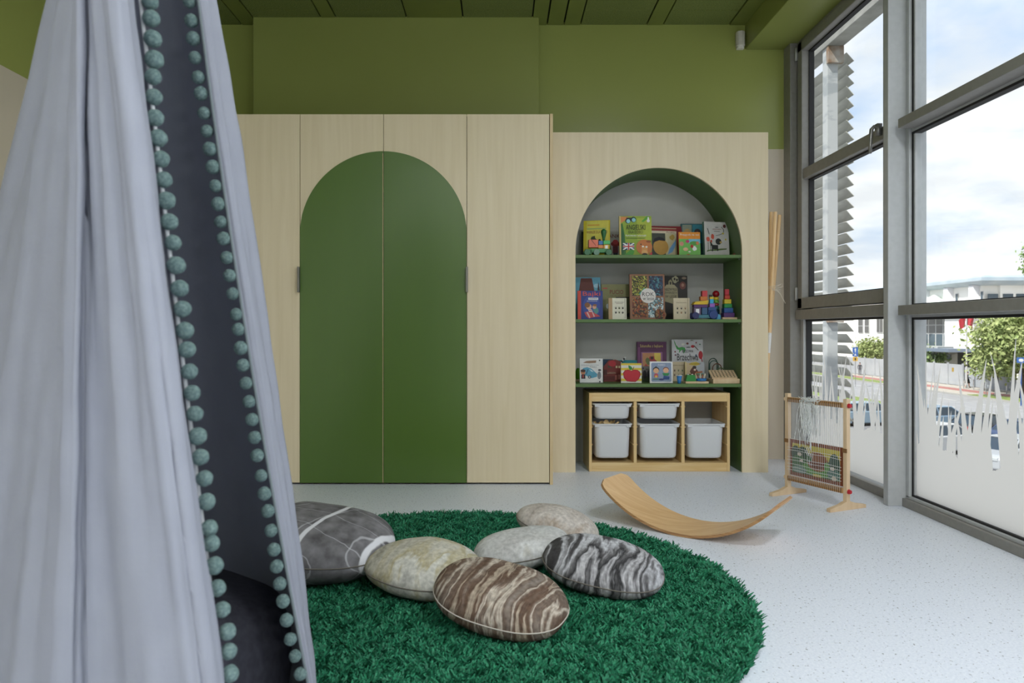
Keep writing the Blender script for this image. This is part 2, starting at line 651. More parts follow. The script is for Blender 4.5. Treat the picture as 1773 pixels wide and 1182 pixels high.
# rear window, unseen, added to light the room from behind
w = struct(frame_part('window_8', (RW0, YR - .12, RZ0), (RW1, YR - .02, RZ0 + .05), ALU, None))
for x in np.linspace(RW0, RW1, 4):
    frame_part('frame_stile', (x - .03, YR - .12, RZ0), (x + .03, YR - .02, RZ1), ALU, w)
frame_part('frame_head', (RW0, YR - .12, RZ1 - .05), (RW1, YR - .02, RZ1), ALU, w)
box('pane', (RW0, YR - .07, RZ0), (RW1, YR - .064, RZ1), GLASS, w)
w = struct(frame_part('window_9', (XL - .12, LW0, LZ0), (XL - .02, LW1, LZ0 + .05), ALU, None))  # left window, also unseen and added to let in more light
for y in np.linspace(LW0, LW1, 3):
    frame_part('frame_stile', (XL - .12, y - .03, LZ0), (XL - .02, y + .03, LZ1), ALU, w)
frame_part('frame_head', (XL - .12, LW0, LZ1 - .05), (XL - .02, LW1, LZ1), ALU, w)
box('pane', (XL - .07, LW0, LZ0), (XL - .064, LW1, LZ1), GLASS, w)
# last piece of side wall behind the glazing
struct(box('wall_right', (2.12, YR - .2, 0), (2.4, -3.15, ZC), WALL))


# ------------------------------------------------------------------ frosted grass film on the lower panes
def film(label, y_far, y_near, X, seed, blades, base_fn):
    """one sheet of film: the union of a solid lower field and all blades, cut in fine rows"""
    lo_, hi_ = min(y_far, y_near) + .002, max(y_far, y_near) - .002
    mb = MB()
    dz = .004
    z0b = .26

    def at_z(bl, z):
        y, zt_, lean, wd, curve = bl
        t = (z - z0b) / (zt_ - z0b)
        if t < 0 or t > 1:
            return None
        yy = y + lean * (t ** (1.0 + curve))
        w_ = wd * ((1 - t) ** .8) * (.62 + .38 * min(1, t * 2.5)) * .55 + .0004
        return (yy - w_, yy + w_)
    z = .062
    ngrid = 160
    while z < 1.004:
        iv = []
        for bl in blades:
            r_ = at_z(bl, z)
            if r_:
                iv.append(r_)
        g0 = None
        for i in range(ngrid + 1):
            yy = lo_ + (hi_ - lo_) * i / ngrid
            if i < ngrid and base_fn(yy) > z:
                g0 = yy if g0 is None else g0
            elif g0 is not None:
                iv.append((g0, yy))
                g0 = None
        iv.sort()
        mg = []
        for a_, b_ in iv:
            a_, b_ = max(a_, lo_), min(b_, hi_)
            if b_ <= a_:
                continue
            if mg and a_ <= mg[-1][1]:
                mg[-1][1] = max(mg[-1][1], b_)
            else:
                mg.append([a_, b_])
        for a_, b_ in mg:
            mb.add([(X, a_, z), (X, b_, z), (X, b_, z + dz), (X, a_, z + dz)], [(0, 1, 2, 3)])
        z += dz
    o = mb.build('frosted_window_film', FILM, fix=False)
    return tag(o, label, 'window film')


def blade_from_px(x, y, xb, wd, X=2.208, curve=.6):
    """tip at photo pixel (x, y), foot at photo column xb, on the glass plane"""
    Yt = X * F / (x - CX)
    zt_ = HC + (CY - y) * Yt / F
    Yb = X * F / (xb - CX)
    return (Yb, zt_, Yt - Yb, wd, curve)


nb = []
for t in [(1620, 648, 1604, .035), (1627, 634, 1608, .045), (1632, 676, 1618, .03), (1657, 643, 1672, .04), (1706, 622, 1684, .05),
          (1716, 648, 1698, .045), (1719, 648, 1740, .055), (1718, 690, 1706, .03), (1700, 690, 1690, .03), (1768, 626, 1742, .06),
          (1585, 628, 1600, .04), (1588, 672, 1594, .025), (1640, 694, 1642, .02), (1653, 697, 1650, .02), (1666, 695, 1640, .04),
          (1712, 608, 1748, .028), (1757, 584, 1745, .03), (1760, 694, 1772, .04), (1760, 692, 1735, .045), (1762, 656, 1790, .05),
          (1720, 700, 1735, .025), (1612, 688, 1622, .03), (1598, 690, 1606, .03), (1680, 705, 1672, .03), (1632, 720, 1626, .03),
          (1655, 722, 1662, .04), (1690, 722, 1695, .04), (1705, 724, 1712, .04), (1740, 724, 1746, .04), (1755, 722, 1757, .04),
          (1770, 720, 1766, .04), (1645, 712, 1640, .035), (1676, 715, 1680, .04), (1617, 618, 1602, .016), (1600, 600, 1604, .014)]:
    nb.append(blade_from_px(*t[:3], t[3] * 1.35))
rr = random.Random(3)
for i in range(26):
    y = rr.uniform(2.47, 3.78)
    nb.append((y, rr.uniform(.44, .6), rr.uniform(-.06, .06), rr.uniform(.02, .045), rr.uniform(.2, .9)))
for i in range(10):
    y = rr.uniform(2.46, 2.95)
    nb.append((y, rr.uniform(.65, .98), rr.uniform(-.15, .15), rr.uniform(.03, .05), rr.uniform(.2, .9)))
film('frosted film with tall cut-out grass blades on the near pane', 3.79, 2.49, 2.2135, 5, nb,
     lambda y: .335 + .02 * math.sin(y * 9) + .012 * math.sin(y * 31))
fb = []
for t in [(1501, 622, 1484, .05), (1498, 660, 1489, .04), (1498, 658, 1513, .05), (1523, 665, 1508, .05), (1524, 663, 1530, .04),
          (1521, 622, 1530, .04), (1450, 630, 1470, .045), (1466, 612, 1452, .04), (1470, 618, 1482, .05), (1456, 625, 1462, .03),
          (1404, 660, 1412, .03), (1426, 605, 1431, .035), (1416, 640, 1410, .03), (1408, 618, 1412, .02), (1500, 690, 1492, .035),
          (1512, 690, 1520, .035), (1476, 676, 1480, .03), (1440, 650, 1434, .04), (1462, 655, 1456, .035)]:
    fb.append(blade_from_px(*t[:3], t[3] * 1.2))
for i in range(26):
    y = rr.uniform(3.96, 5.02)
    fb.append((y, rr.uniform(.5, .72), rr.uniform(-.08, .08), rr.uniform(.02, .045), rr.uniform(.2, .9)))
film('frosted film with cut-out grass blades on the low pane behind the loom', 5.07, 3.925, 2.2095, 6, fb,
     lambda y: .34 + .02 * math.sin(y * 8) + .012 * math.sin(y * 27))

# ------------------------------------------------------------------ motion sensor
ms = thing('motion_sensor', 'small white motion sensor high on the green wall beside the beam', 'sensor', (1.765, YB, 3.0))
mb = MB()
pr = [(-.032, 0), (.032, 0), (.032, -.03), (.022, -.048), (0, -.055), (-.022, -.048), (-.032, -.03)]
mb.prism(pr, .02, .125, 'xy')
mb.build('housing', C(226, 222, 212, .5), ms, bevel=.004)
MB().prism([(x * .8, y * .85) for x, y in pr], -.0, .022, 'xy').build('lens', C(238, 236, 228, .3), ms, bevel=.004)

# ------------------------------------------------------------------ ceiling fill lamps, added out of view to brighten the room
for i, (x, y) in enumerate([(-.7, -1.4), (1.3, -.6), (-1.2, -2.6), (1.3, -2.4), (1.3, 1.1)]):
    nm = ['left front', 'right front', 'left rear', 'right rear', 'nearest the bookcase'][i]
    t = thing('added_fill_lamp', 'added unseen round fill lamp on the green ceiling, %s one' % nm, 'lamp', (x, y, ZC - .09), group='added round fill lamps')
    MB().lathe([(.18, .09), (.26, .085), (.27, .04), (.26, .01), (.24, .01)], n=32).build('housing', WHITE_PL, t, smooth=True)
    em = MATS.get('fill_lamp_glow')
    if em is None:
        em, N, L, p = new_mat('fill_lamp_glow')
        p.inputs['Emission Color'].default_value = (.93, .97, 1.0, 1)
        p.inputs['Emission Strength'].default_value = FILL_LAMP_W
        MATS['fill_lamp_glow'] = em
    MB().lathe([(.001, 0), (.15, .0), (.235, .008), (.238, .012)], n=32).build('diffuser', em, t, smooth=True)

# ================================================================== wardrobe
YW = 4.37
wd = thing('wardrobe', 'tall birch fitted wardrobe with green arched double doors', 'wardrobe', (-1.1, YW, 0))
o_ = (-1.1, YW, 0)


def wbox(name, lo, hi, mat, parent=wd, bevel=.001):
    return box(name, lo, hi, mat, parent, bevel, o_)


wbox('carcass', (XL + .002, YW + .024, .012), (.309, YB - .002, 2.262), C(88, 72, 50, .7))
wbox('side_panel', (.311, YW + .0, 0), (.330, YB - .002, 2.27), WOOD_EDGE)
wbox('top_panel', (XL + .002, YW + .03, 2.255), (.311, YB - .13, 2.27), WOOD)
seams = [XL + .004, -2.24, -1.73, -1.2195, -.7075, -.1975, .309]
g_ = .0016
cxA, rA, zsA = -.7085, .5115, 1.529


def arch_pts(x0, x1, z0, n=40):
    """outline (x,z) of the green arch between x0 and x1"""
    pts = [(x0, z0), (x1, z0)]
    for i in range(n + 1):
        x = x1 + (x0 - x1) * i / n
        d = max(0, rA * rA - (x - cxA) ** 2)
        pts.append((x, zsA + math.sqrt(d)))
    return pts


for i, (a, b) in enumerate(zip(seams[:-1], seams[1:])):
    d = wbox('door', (a + g_, YW + .003, .012), (b - g_, YW + .022, 2.268), WOOD)
    if i in (3, 4):
        pts = arch_pts(max(a + g_, cxA - rA + .001), min(b - g_, cxA + rA - .001), .012)
        pts = [(x - o_[0], z) for x, z in pts]
        mb = MB()
        mb.prism(pts, -.001, .004, 'xz')
        mb.build('green_arch_panel', GREEN_DOOR, d)
        hx = a + .002 if i == 3 else b - .002
        hb = MB()
        s = -1 if i == 3 else 1
        hb.box((hx - .004 + s * .003 - o_[0], -.028, 1.178), (hx + .004 + s * .003 - o_[0], .004, 1.33))
        hb.box((hx + s * .004 - .0065 - o_[0], -.030, 1.176), (hx + s * .004 + .0065 - o_[0], -.024, 1.332))
        hb.build('edge_handle', C(128, 126, 120, .32, .7), d, bevel=.0015)
        if i == 3:
            wbox('edge_band', (b - .0052, YW - .0016, .012), (b - g_, YW + .003, 2.03), WOOD_EDGE, d)

# ================================================================== bookcase
YK = 4.75
bk = thing('bookcase', 'birch bookcase with a green lined arched niche', 'bookcase', (1.06, YK, 0))
o_ = (1.06, YK, 0)
X0, X1, ZT = .332, 1.791, 2.262
NX0, NX1 = .509, 1.618
nc, nr = (NX0 + NX1) / 2, (NX1 - NX0) / 2
nzs = 2.0276 - nr


def arch_line(r, n=48):
    return [(nc - r * math.cos(PI * i / n), nzs + r * math.sin(PI * i / n)) for i in range(n + 1)]


mb = MB()
al = [(NX0, 0.0)] + arch_line(nr) + [(NX1, 0.0)]
t0, t1 = 0.0, .019
# front board: strips between arch outline and outer edge
outer = []
for (x, z) in al:
    if z == 0 and x < nc:
        outer.append((X0, 0))
    elif z == 0:
        outer.append((X1, 0))
    else:
        # radial projection to the rectangle
        dx, dz = x - nc, z - nzs
        s_ = 1e9
        if dx > 1e-9:
            s_ = min(s_, (X1 - nc) / dx)
        if dx < -1e-9:
            s_ = min(s_, (X0 - nc) / dx)
        if dz > 1e-9:
            s_ = min(s_, (ZT - nzs) / dz)
        outer.append((nc + dx * s_, nzs + dz * s_))
# insert the two top corners by snapping
for cx_, cz_ in ((X0, ZT), (X1, ZT)):
    j = min(range(len(outer)), key=lambda k: (outer[k][0] - cx_) ** 2 + (outer[k][1] - cz_) ** 2)
    outer[j] = (cx_, cz_)
n = len(al)
vs_ = [(x - o_[0], t0, z) for x, z in al] + [(x - o_[0], t0, z) for x, z in outer] + \
      [(x - o_[0], t1, z) for x, z in al] + [(x - o_[0], t1, z) for x, z in outer]
fs = []
for i in range(n - 1):
    fs += [(i, i + 1, n + i + 1, n + i), (2 * n + i, 3 * n + i, 3 * n + i + 1, 2 * n + i + 1),
           (i, 2 * n + i, 2 * n + i + 1, i + 1), (n + i, n + i + 1, 3 * n + i + 1, 3 * n + i)]
fs += [(0, n, 3 * n, 2 * n), (n - 1, 3 * n - 1, 4 * n - 1, 2 * n - 1)]
mb.add(vs_, fs)
mb.build('front_panel', WOOD, bk)


def kbox(name, lo, hi, mat, parent=bk, bevel=.001):
    return box(name, lo, hi, mat, parent, bevel, o_)


kbox('side_panel', (X1 - .019, YK + .019, 0), (X1, YB - .002, ZT), WOOD)
kbox('top_panel', (X0, YK + .019, ZT - .019), (X1 - .019, YB - .002, ZT), WOOD)
YN = 5.15
# lining of the niche (green), an inner shell 12 mm thick
mb = MB()
ro = nr + .012
inn = [(NX0, 0.0)] + arch_line(nr) + [(NX1, 0.0)]
out_ = [(NX0 - .012, 0.0)] + arch_line(ro) + [(NX1 + .012, 0.0)]
y0, y1 = .0192, YN - YK
vs_ = []
for ln in (inn, out_):
    for yy in (y0, y1):
        vs_ += [(x - o_[0], yy, z) for x, z in ln]
fs = []
for i in range(n - 1):
    fs += [(i, i + 1, n + i + 1, n + i), (2 * n + i, 3 * n + i, 3 * n + i + 1, 2 * n + i + 1),
           (i, 2 * n + i, 2 * n + i + 1, i + 1), (n + i, n + i + 1, 3 * n + i + 1, 3 * n + i)]
mb.add(vs_, fs)
o = mb.build('niche_lining', GREEN_SHELF, bk)
smooth_angle(o, 30)
kbox('back_panel', (X0 + .02, YN, 0), (X1 - .02, YN + .012, ZT - .02), surf('grey_back_panel', (176, 175, 170), (182, 181, 176), (6, 6, 6), .6))
SH = [1.449, 1.019, .5876]
for z in SH:
    kbox('shelf', (NX0 + .001, YK + .012, z - .0215), (NX1 - .001, YN, z), GREEN_SHELF, bevel=.0015)
for z in SH:
    MB().cyl((NX1 - .006 - o_[0], .05, z - .027), (NX1 - .0 - o_[0], .05, z - .027), .005).build('shelf_pin', C(190, 190, 190, .3, .8), bk)

# ================================================================== storage frame with bins
ST = thing('toy_storage_unit', 'low pine storage frame standing in the bookcase niche', 'storage unit', (1.075, 4.78, 0))
sx0, sx1 = -.472, .472
D_ = .345
MB().box((sx0, 0, 0), (sx0 + .019, D_, .526)).build('side', PINE_V, ST, bevel=.002)
MB().box((sx1 - .019, 0, 0), (sx1, D_, .526)).build('side', PINE_V, ST, bevel=.002)
MB().box((sx0 + .019, .002, .468), (sx1 - .019, .022, .526)).build('top_rail', PINE, ST, bevel=.002)
MB().box((sx0 + .019, .022, .51), (sx1 - .019, D_, .526)).build('top', PINE, ST, bevel=.002)
MB().box((sx0 + .019, .002, 0), (sx1 - .019, .022, .058)).build('bottom_rail', PINE, ST, bevel=.002)
MB().box((sx0 + .019, .022, .045), (sx1 - .019, D_, .058)).build('bottom', PINE, ST, bevel=.002)
divx = [-.1725, .148]
for x in divx:
    MB().box((x, .003, .058), (x + .021, D_, .468)).build('divider', PINE_V, ST, bevel=.002)
bays = [(sx0 + .019, divx[0]), (divx[0] + .021, divx[1]), (divx[1] + .021, sx1 - .019)]
for a, b in bays:
    for x, s in ((a, 1), (b, -1)):
        for z in (.182, .30, .436):
            MB().box((min(x, x + s * .006), .002, z - .005), (max(x, x + s * .006), D_ - .01, z)).build('runner', PINE, ST)


def bin_thing(bay, ztop, h, label):
    a, b = bays[bay]
    cx_ = (a + b) / 2
    wt = (b - a) - .014
    wb = (b - a) - .055
    dt, db = .32, .29
    t = thing('storage_bin', label, 'storage bin', (1.075 + cx_, 4.78, ztop - h), group='frosted bins in the storage frame')

    def rr_(w_, d_, r, z, y0):
        pts = []
        for (sx, sy, a0) in ((1, 1, 0), (-1, 1, 90), (-1, -1, 180), (1, -1, 270)):
            for k in range(7):
                q = math.radians(a0 + k * 15)
                pts.append((sx * (w_ / 2 - r) + r * math.cos(q), y0 + d_ / 2 + sy * (d_ / 2 - r) + r * math.sin(q), z))
        return pts
    rings = [rr_(wb - .05, db - .05, .03, .0, .03), rr_(wb - .012, db - .012, .04, .004, .012), rr_(wb, db, .04, .018, .006), rr_(wt - .03, dt - .01, .035, h - .012, .0),
             rr_(wt - .03, dt - .01, .035, h, 0), rr_(wt - .036, dt - .016, .033, h - .002, .003), rr_(wb - .008, db - .008, .036, .02, .01), rr_(wb - .056, db - .056, .028, .006, .034)]
    mb = MB()
    m_ = len(rings[0])
    vs2 = [p for r in rings for p in r]
    fs2 = []
    for i in range(len(rings) - 1):
        for k in range(m_):
            fs2.append((i * m_ + k, i * m_ + (k + 1) % m_, (i + 1) * m_ + (k + 1) % m_, (i + 1) * m_ + k))
    fs2 += [tuple(range(m_ - 1, -1, -1)), tuple(range((len(rings) - 1) * m_, len(rings) * m_))]
    mb.add(vs2, fs2)
    mb.build('body', BIN, t, smooth=True)
    # rim
    ra, rb = rr_(wt, dt, .03, h - .004, -.006), rr_(wt, dt, .03, h + .006, -.006)
    rc, rd = rr_(wt - .032, dt - .012, .033, h + .006, .001), rr_(wt - .032, dt - .012, .033, h - .004, .001)
    mb = MB()
    vs2 = ra + rb + rc + rd
    fs2 = []
    for i in range(4):
        for k in range(m_):
            fs2.append((i * m_ + k, i * m_ + (k + 1) % m_, ((i + 1) % 4) * m_ + (k + 1) % m_, ((i + 1) % 4) * m_ + k))
    mb.add(vs2, fs2)
    mb.build('rim', BIN, t, smooth=True)
    for s in (-1, 1):
        MB().box((s * (wt / 2 - .028) - .016, -.006, h - .016), (s * (wt / 2 - .028) + .016, .004, h - .003)).build('lug', BIN, t, bevel=.002)
    return t


bin_thing(0, .449, .10, 'shallow frosted bin in the leftmost column of the storage frame')
bin_thing(1, .449, .10, 'shallow frosted bin in the middle column of the storage frame')
bin_thing(0, .3135, .228, 'deep frosted bin with wooden pieces on top, leftmost column')
bin_thing(1, .3135, .228, 'deep frosted bin below the middle shallow bin')
bin_thing(2, .3135, .228, 'deep frosted bin alone in the rightmost column')


def blk(name, c, s, rot, mat, label, cat, bevel=.003, group=None):
    o = MB().box((-s[0] / 2, -s[1] / 2, -s[2] / 2), (s[0] / 2, s[1] / 2, s[2] / 2)).build(name, mat, bevel=bevel)
    o.location = c
    o.rotation_euler = rot
    return tag(o, label, cat, group)


pc = [(.70, 4.86, .31, .3, .2), (.735, 4.84, .318, -.4, .5), (.77, 4.87, .315, .2, -.3), (.80, 4.85, .312, .9, .2), (.66, 4.88, .305, .1, .1)]
for (x, y, z, r1, r2), lab in zip(pc, ('second from the left', 'middle of the pieces', 'second from the right', 'rightmost of the pieces', 'leftmost of the pieces')):
    mb = MB()
    mb.prism([(-.03, -.012), (-.01, -.02), (.0, -.004), (.024, -.014), (.03, .012), (.006, .006), (-.004, .02), (-.024, .014)], -.005, .005, 'xz')
    o = mb.build('wooden_piece', PINE, bevel=.001)
    o.location = (x, y, z)
    o.rotation_euler = (r1, r2, r1 + .5)
    tag(o, 'flat wooden toy piece in the left deep bin, %s' % lab, 'toy piece', 'wooden pieces in the left deep bin')
for (x, y, z, col, lab) in [(.98, 4.90, .40, (230, 120, 120), 'pink toy block inside the shallow middle bin'), (.99, 4.845, .13, (110, 210, 90), 'green toy block inside the deep middle bin'),
                       (1.43, 4.845, .16, (240, 190, 150), 'peach toy block inside the deep right bin'), (.72, 4.85, .115, (170, 190, 220), 'pale blue toy block inside the deep left bin')]:
    blk('toy_block', (x, y, z), (.06, .04, .045), (0, .5, .3), C(*col), lab, 'toy block')
blk('toy_block', (1.1, 4.93, .42), (.12, .09, .06), (0, .1, .2), C(110, 40, 30), 'dark red toy block at the back of the shallow middle bin', 'toy block')


# ================================================================== rug
RC, RRAD = (-.19, 2.53), 1.045
rug = thing('round_rug', 'round dark green shaggy rug under the stone pillows', 'rug', (RC[0], RC[1], 0))
MB().lathe([(.2, 0), (RRAD - .02, 0), (RRAD - .012, .012), (.2, .012)], n=96).build('backing', C(14, 48, 36, .9), rug)


def rug_mat():
    m, N, L, p = new_mat('rug_pile')
    tc = N.new('ShaderNodeTexCoord')
    nz = N.new('ShaderNodeTexNoise')
    nz.inputs['Scale'].default_value = 120
    nz.inputs['Detail'].default_value = 3
    L.new(tc.outputs['Object'], nz.inputs['Vector'])
    cr = N.new('ShaderNodeValToRGB')
    cr.color_ramp.elements[0].position = .35
    cr.color_ramp.elements[0].color = rgb(14, 82, 58)
    cr.color_ramp.elements[1].position = .68
    cr.color_ramp.elements[1].color = rgb(48, 150, 108)
    L.new(nz.outputs['Fac'], cr.inputs[0])
    L.new(cr.outputs[0], p.inputs['Base Color'])
    p.inputs['Roughness'].default_value = .7
    return m


def make_pile(n=115000):
    r = RRAD * np.sqrt(rng.random(n))
    t = rng.random(n) * 2 * PI
    bx, by = r * np.cos(t), r * np.sin(t)
    cl = np.sin(bx * 61 + 3 * np.sin(by * 23)) + np.sin(by * 57 + 2.5 * np.sin(bx * 31))
    ang = cl * 1.6 + rng.normal(0, .9, n)
    lean = .012 + .016 * rng.random(n)
    h = (.026 + .014 * rng.random(n)) * (1 + .12 * np.sin(bx * 37 + by * 11) * np.sin(by * 43))
    wdt = .0030 + .0016 * rng.random(n)
    wa = rng.random(n) * PI
    wx, wy = np.cos(wa) * wdt, np.sin(wa) * wdt
    lx, ly = np.cos(ang) * lean, np.sin(ang) * lean
    V = np.zeros((n, 6, 3), dtype=np.float32)
    for k, (s, hz, ws) in enumerate([(0, 0, 1), (.45, .62, 1.15), (1.15, 1.0, .55)]):
        V[:, 2 * k, 0] = bx + lx * s - wx * ws
        V[:, 2 * k, 1] = by + ly * s - wy * ws
        V[:, 2 * k + 1, 0] = bx + lx * s + wx * ws
        V[:, 2 * k + 1, 1] = by + ly * s + wy * ws
        V[:, 2 * k, 2] = V[:, 2 * k + 1, 2] = .008 + h * hz
    base = (np.arange(n) * 6)[:, None]
    q = np.concatenate([base + np.array([0, 1, 3, 2]), base + np.array([2, 3, 5, 4])], axis=1).reshape(-1, 4)
    me = bpy.data.meshes.new('pile')
    me.vertices.add(n * 6)
    me.vertices.foreach_set('co', V.reshape(-1))
    me.loops.add(q.size)
    me.loops.foreach_set('vertex_index', q.reshape(-1).astype(np.int32))
    me.polygons.add(len(q))
    me.polygons.foreach_set('loop_start', np.arange(0, q.size, 4, dtype=np.int32))
    me.polygons.foreach_set('loop_total', np.full(len(q), 4, dtype=np.int32))
    me.update()
    me.validate()
    me.materials.append(rug_mat())
    o = bpy.data.objects.new('pile', me)
    COL.objects.link(o)
    o.parent = rug
    o['kind'] = 'stuff'


make_pile()


# ================================================================== stone pillows
def stone_mat(name, stops, scale, dist=1.5, fine=.25, rot=(0, 0, 0), rough=.85, detail=5, loc=(0, 0, 0)):
    m, N, L, p = new_mat(name)
    tc = N.new('ShaderNodeTexCoord')
    mp = N.new('ShaderNodeMapping')
    mp.inputs['Scale'].default_value = scale
    mp.inputs['Rotation'].default_value = rot
    mp.inputs['Location'].default_value = loc
    # warp
    wz = N.new('ShaderNodeTexNoise')
    wz.inputs['Scale'].default_value = 5.0
    wz.inputs['Detail'].default_value = 3
    L.new(tc.outputs['Object'], wz.inputs['Vector'])
    sub = N.new('ShaderNodeVectorMath')
    sub.operation = 'SUBTRACT'
    sub.inputs[1].default_value = (.5, .5, .5)
    L.new(wz.outputs['Color'], sub.inputs[0])
    sc = N.new('ShaderNodeVectorMath')
    sc.operation = 'SCALE'
    sc.inputs['Scale'].default_value = dist * .06
    L.new(sub.outputs[0], sc.inputs[0])
    ad = N.new('ShaderNodeVectorMath')
    ad.operation = 'ADD'
    L.new(tc.outputs['Object'], ad.inputs[0])
    L.new(sc.outputs[0], ad.inputs[1])
    L.new(ad.outputs[0], mp.inputs[0])
    nz = N.new('ShaderNodeTexNoise')
    nz.inputs['Scale'].default_value = 1.0
    nz.inputs['Detail'].default_value = detail
    nz.inputs['Roughness'].default_value = .55
    L.new(mp.outputs[0], nz.inputs['Vector'])
    cr = N.new('ShaderNodeValToRGB')
    el = cr.color_ramp.elements
    el[0].position, el[0].color = stops[0][0], rgb(*stops[0][1])
    el[1].position, el[1].color = stops[-1][0], rgb(*stops[-1][1])
    for pz, c in stops[1:-1]:
        e = el.new(pz)
        e.color = rgb(*c)
    L.new(nz.outputs['Fac'], cr.inputs[0])
    fn = N.new('ShaderNodeTexNoise')
    fn.inputs['Scale'].default_value = 70
    fn.inputs['Detail'].default_value = 5
    L.new(tc.outputs['Object'], fn.inputs['Vector'])
    fr = N.new('ShaderNodeValToRGB')
    fr.color_ramp.elements[0].position = .3
    fr.color_ramp.elements[0].color = (.55, .55, .55, 1)
    fr.color_ramp.elements[1].position = .7
    fr.color_ramp.elements[1].color = (1.1, 1.1, 1.1, 1)
    L.new(fn.outputs['Fac'], fr.inputs[0])
    mx = N.new('ShaderNodeMixRGB')
    mx.blend_type = 'MULTIPLY'
    mx.inputs[0].default_value = fine * 2
    L.new(cr.outputs[0], mx.inputs[1])
    L.new(fr.outputs[0], mx.inputs[2])
    L.new(mx.outputs[0], p.inputs['Base Color'])
    p.inputs['Roughness'].default_value = rough
    p.inputs['Specular IOR Level'].default_value = .25
    b = N.new('ShaderNodeBump')
    b.inputs['Strength'].default_value = .15
    b.inputs['Distance'].default_value = .01
    nb_ = N.new('ShaderNodeTexNoise')
    nb_.inputs['Scale'].default_value = 22
    L.new(tc.outputs['Object'], nb_.inputs['Vector'])
    L.new(nb_.outputs['Fac'], b.inputs['Height'])
    L.new(b.outputs[0], p.inputs['Normal'])
    return m


def vein_mat():
    m, N, L, p = new_mat('dark_stone_print')
    tc = N.new('ShaderNodeTexCoord')
    n1 = N.new('ShaderNodeTexNoise')
    n1.inputs['Scale'].default_value = 18
    n1.inputs['Detail'].default_value = 8
    L.new(tc.outputs['Object'], n1.inputs['Vector'])
    cr = N.new('ShaderNodeValToRGB')
    cr.color_ramp.elements[0].position = .3
    cr.color_ramp.elements[0].color = rgb(84, 82, 84)
    cr.color_ramp.elements[1].position = .75
    cr.color_ramp.elements[1].color = rgb(140, 138, 142)
    L.new(n1.outputs['Fac'], cr.inputs[0])
    prev = cr.outputs[0]

    def vein(rot, scale, off, width, dist, strength, dscale=2.0):
        nonlocal prev
        mp = N.new('ShaderNodeMapping')
        mp.inputs['Rotation'].default_value = rot
        mp.inputs['Location'].default_value = off
        L.new(tc.outputs['Object'], mp.inputs[0])
        wv = N.new('ShaderNodeTexWave')
        wv.wave_type = 'BANDS'
        wv.bands_direction = 'X'
        wv.inputs['Scale'].default_value = scale
        wv.inputs['Distortion'].default_value = dist
        wv.inputs['Detail'].default_value = 3
        wv.inputs['Detail Scale'].default_value = dscale
        L.new(mp.outputs[0], wv.inputs['Vector'])
        r = N.new('ShaderNodeValToRGB')
        r.color_ramp.elements[0].position = 1 - width
        r.color_ramp.elements[0].color = (0, 0, 0, 1)
        r.color_ramp.elements[1].position = 1 - width * .35
        r.color_ramp.elements[1].color = (strength, strength, strength, 1)
        L.new(wv.outputs['Fac'], r.inputs[0])
        mx = N.new('ShaderNodeMixRGB')
        L.new(r.outputs[0], mx.inputs[0])
        L.new(prev, mx.inputs[1])
        mx.inputs[2].default_value = rgb(222, 222, 228)
        prev = mx.outputs[0]
    vein((0, 0, math.radians(13)), 1.5, (.03, 0, 0), .024, .9, .95, 2.5)
    vein((.4, .3, math.radians(35)), 2.2, (.1, .05, 0), .003, 2.0, .4)
    vein((.2, .9, math.radians(-60)), 2.8, (.02, .15, 0), .0025, 2.5, .35)
    L.new(prev, p.inputs['Base Color'])
    p.inputs['Roughness'].default_value = .85
    p.inputs['Specular IOR Level'].default_value = .25
    return m


def pillow(label, c, semi, rot, mat, seam_mat, pw=2.2, seed=0, seam=True):
    t = thing('stone_pillow', label, 'pillow', c, rot, 'stone pillows on the rug')
    nu, nv = 56, 32
    a, b, cc = semi
    vs_, fs = [], []
    e1 = 2 / pw
    for i in range(nv + 1):
        ph = -PI / 2 + PI * i / nv
        for k in range(nu):
            th = 2 * PI * k / nu
            f = lambda w, e: math.copysign(abs(w) ** e, w)
            x = a * f(math.cos(ph), .88) * f(math.cos(th), e1)
            y = b * f(math.cos(ph), .88) * f(math.sin(th), e1)
            z = cc * f(math.sin(ph), 1.0)
            d = mnoise.noise(Vector((x * 4 + seed, y * 4, z * 4))) * .012 + mnoise.noise(Vector((x * 14 + seed, y * 14, z * 8))) * .0025
            v = Vector((x, y, z))
            l_ = v.length
            v = v * (1 + d / max(l_, .05))
            vs_.append(v)
    for i in range(nv):
        for k in range(nu):
            fs.append((i * nu + k, i * nu + (k + 1) % nu, (i + 1) * nu + (k + 1) % nu, (i + 1) * nu + k))
    MB().add(vs_, fs).build('cover', mat, t, smooth=True)
    if seam:
        i0 = nv // 2
        ring = [vs_[i0 * nu + k] * 1.001 for k in range(nu)]
        MB().tube(ring + [ring[0]], .0022, 6, cap=False).build('seam', seam_mat, t, smooth=True)
    return t


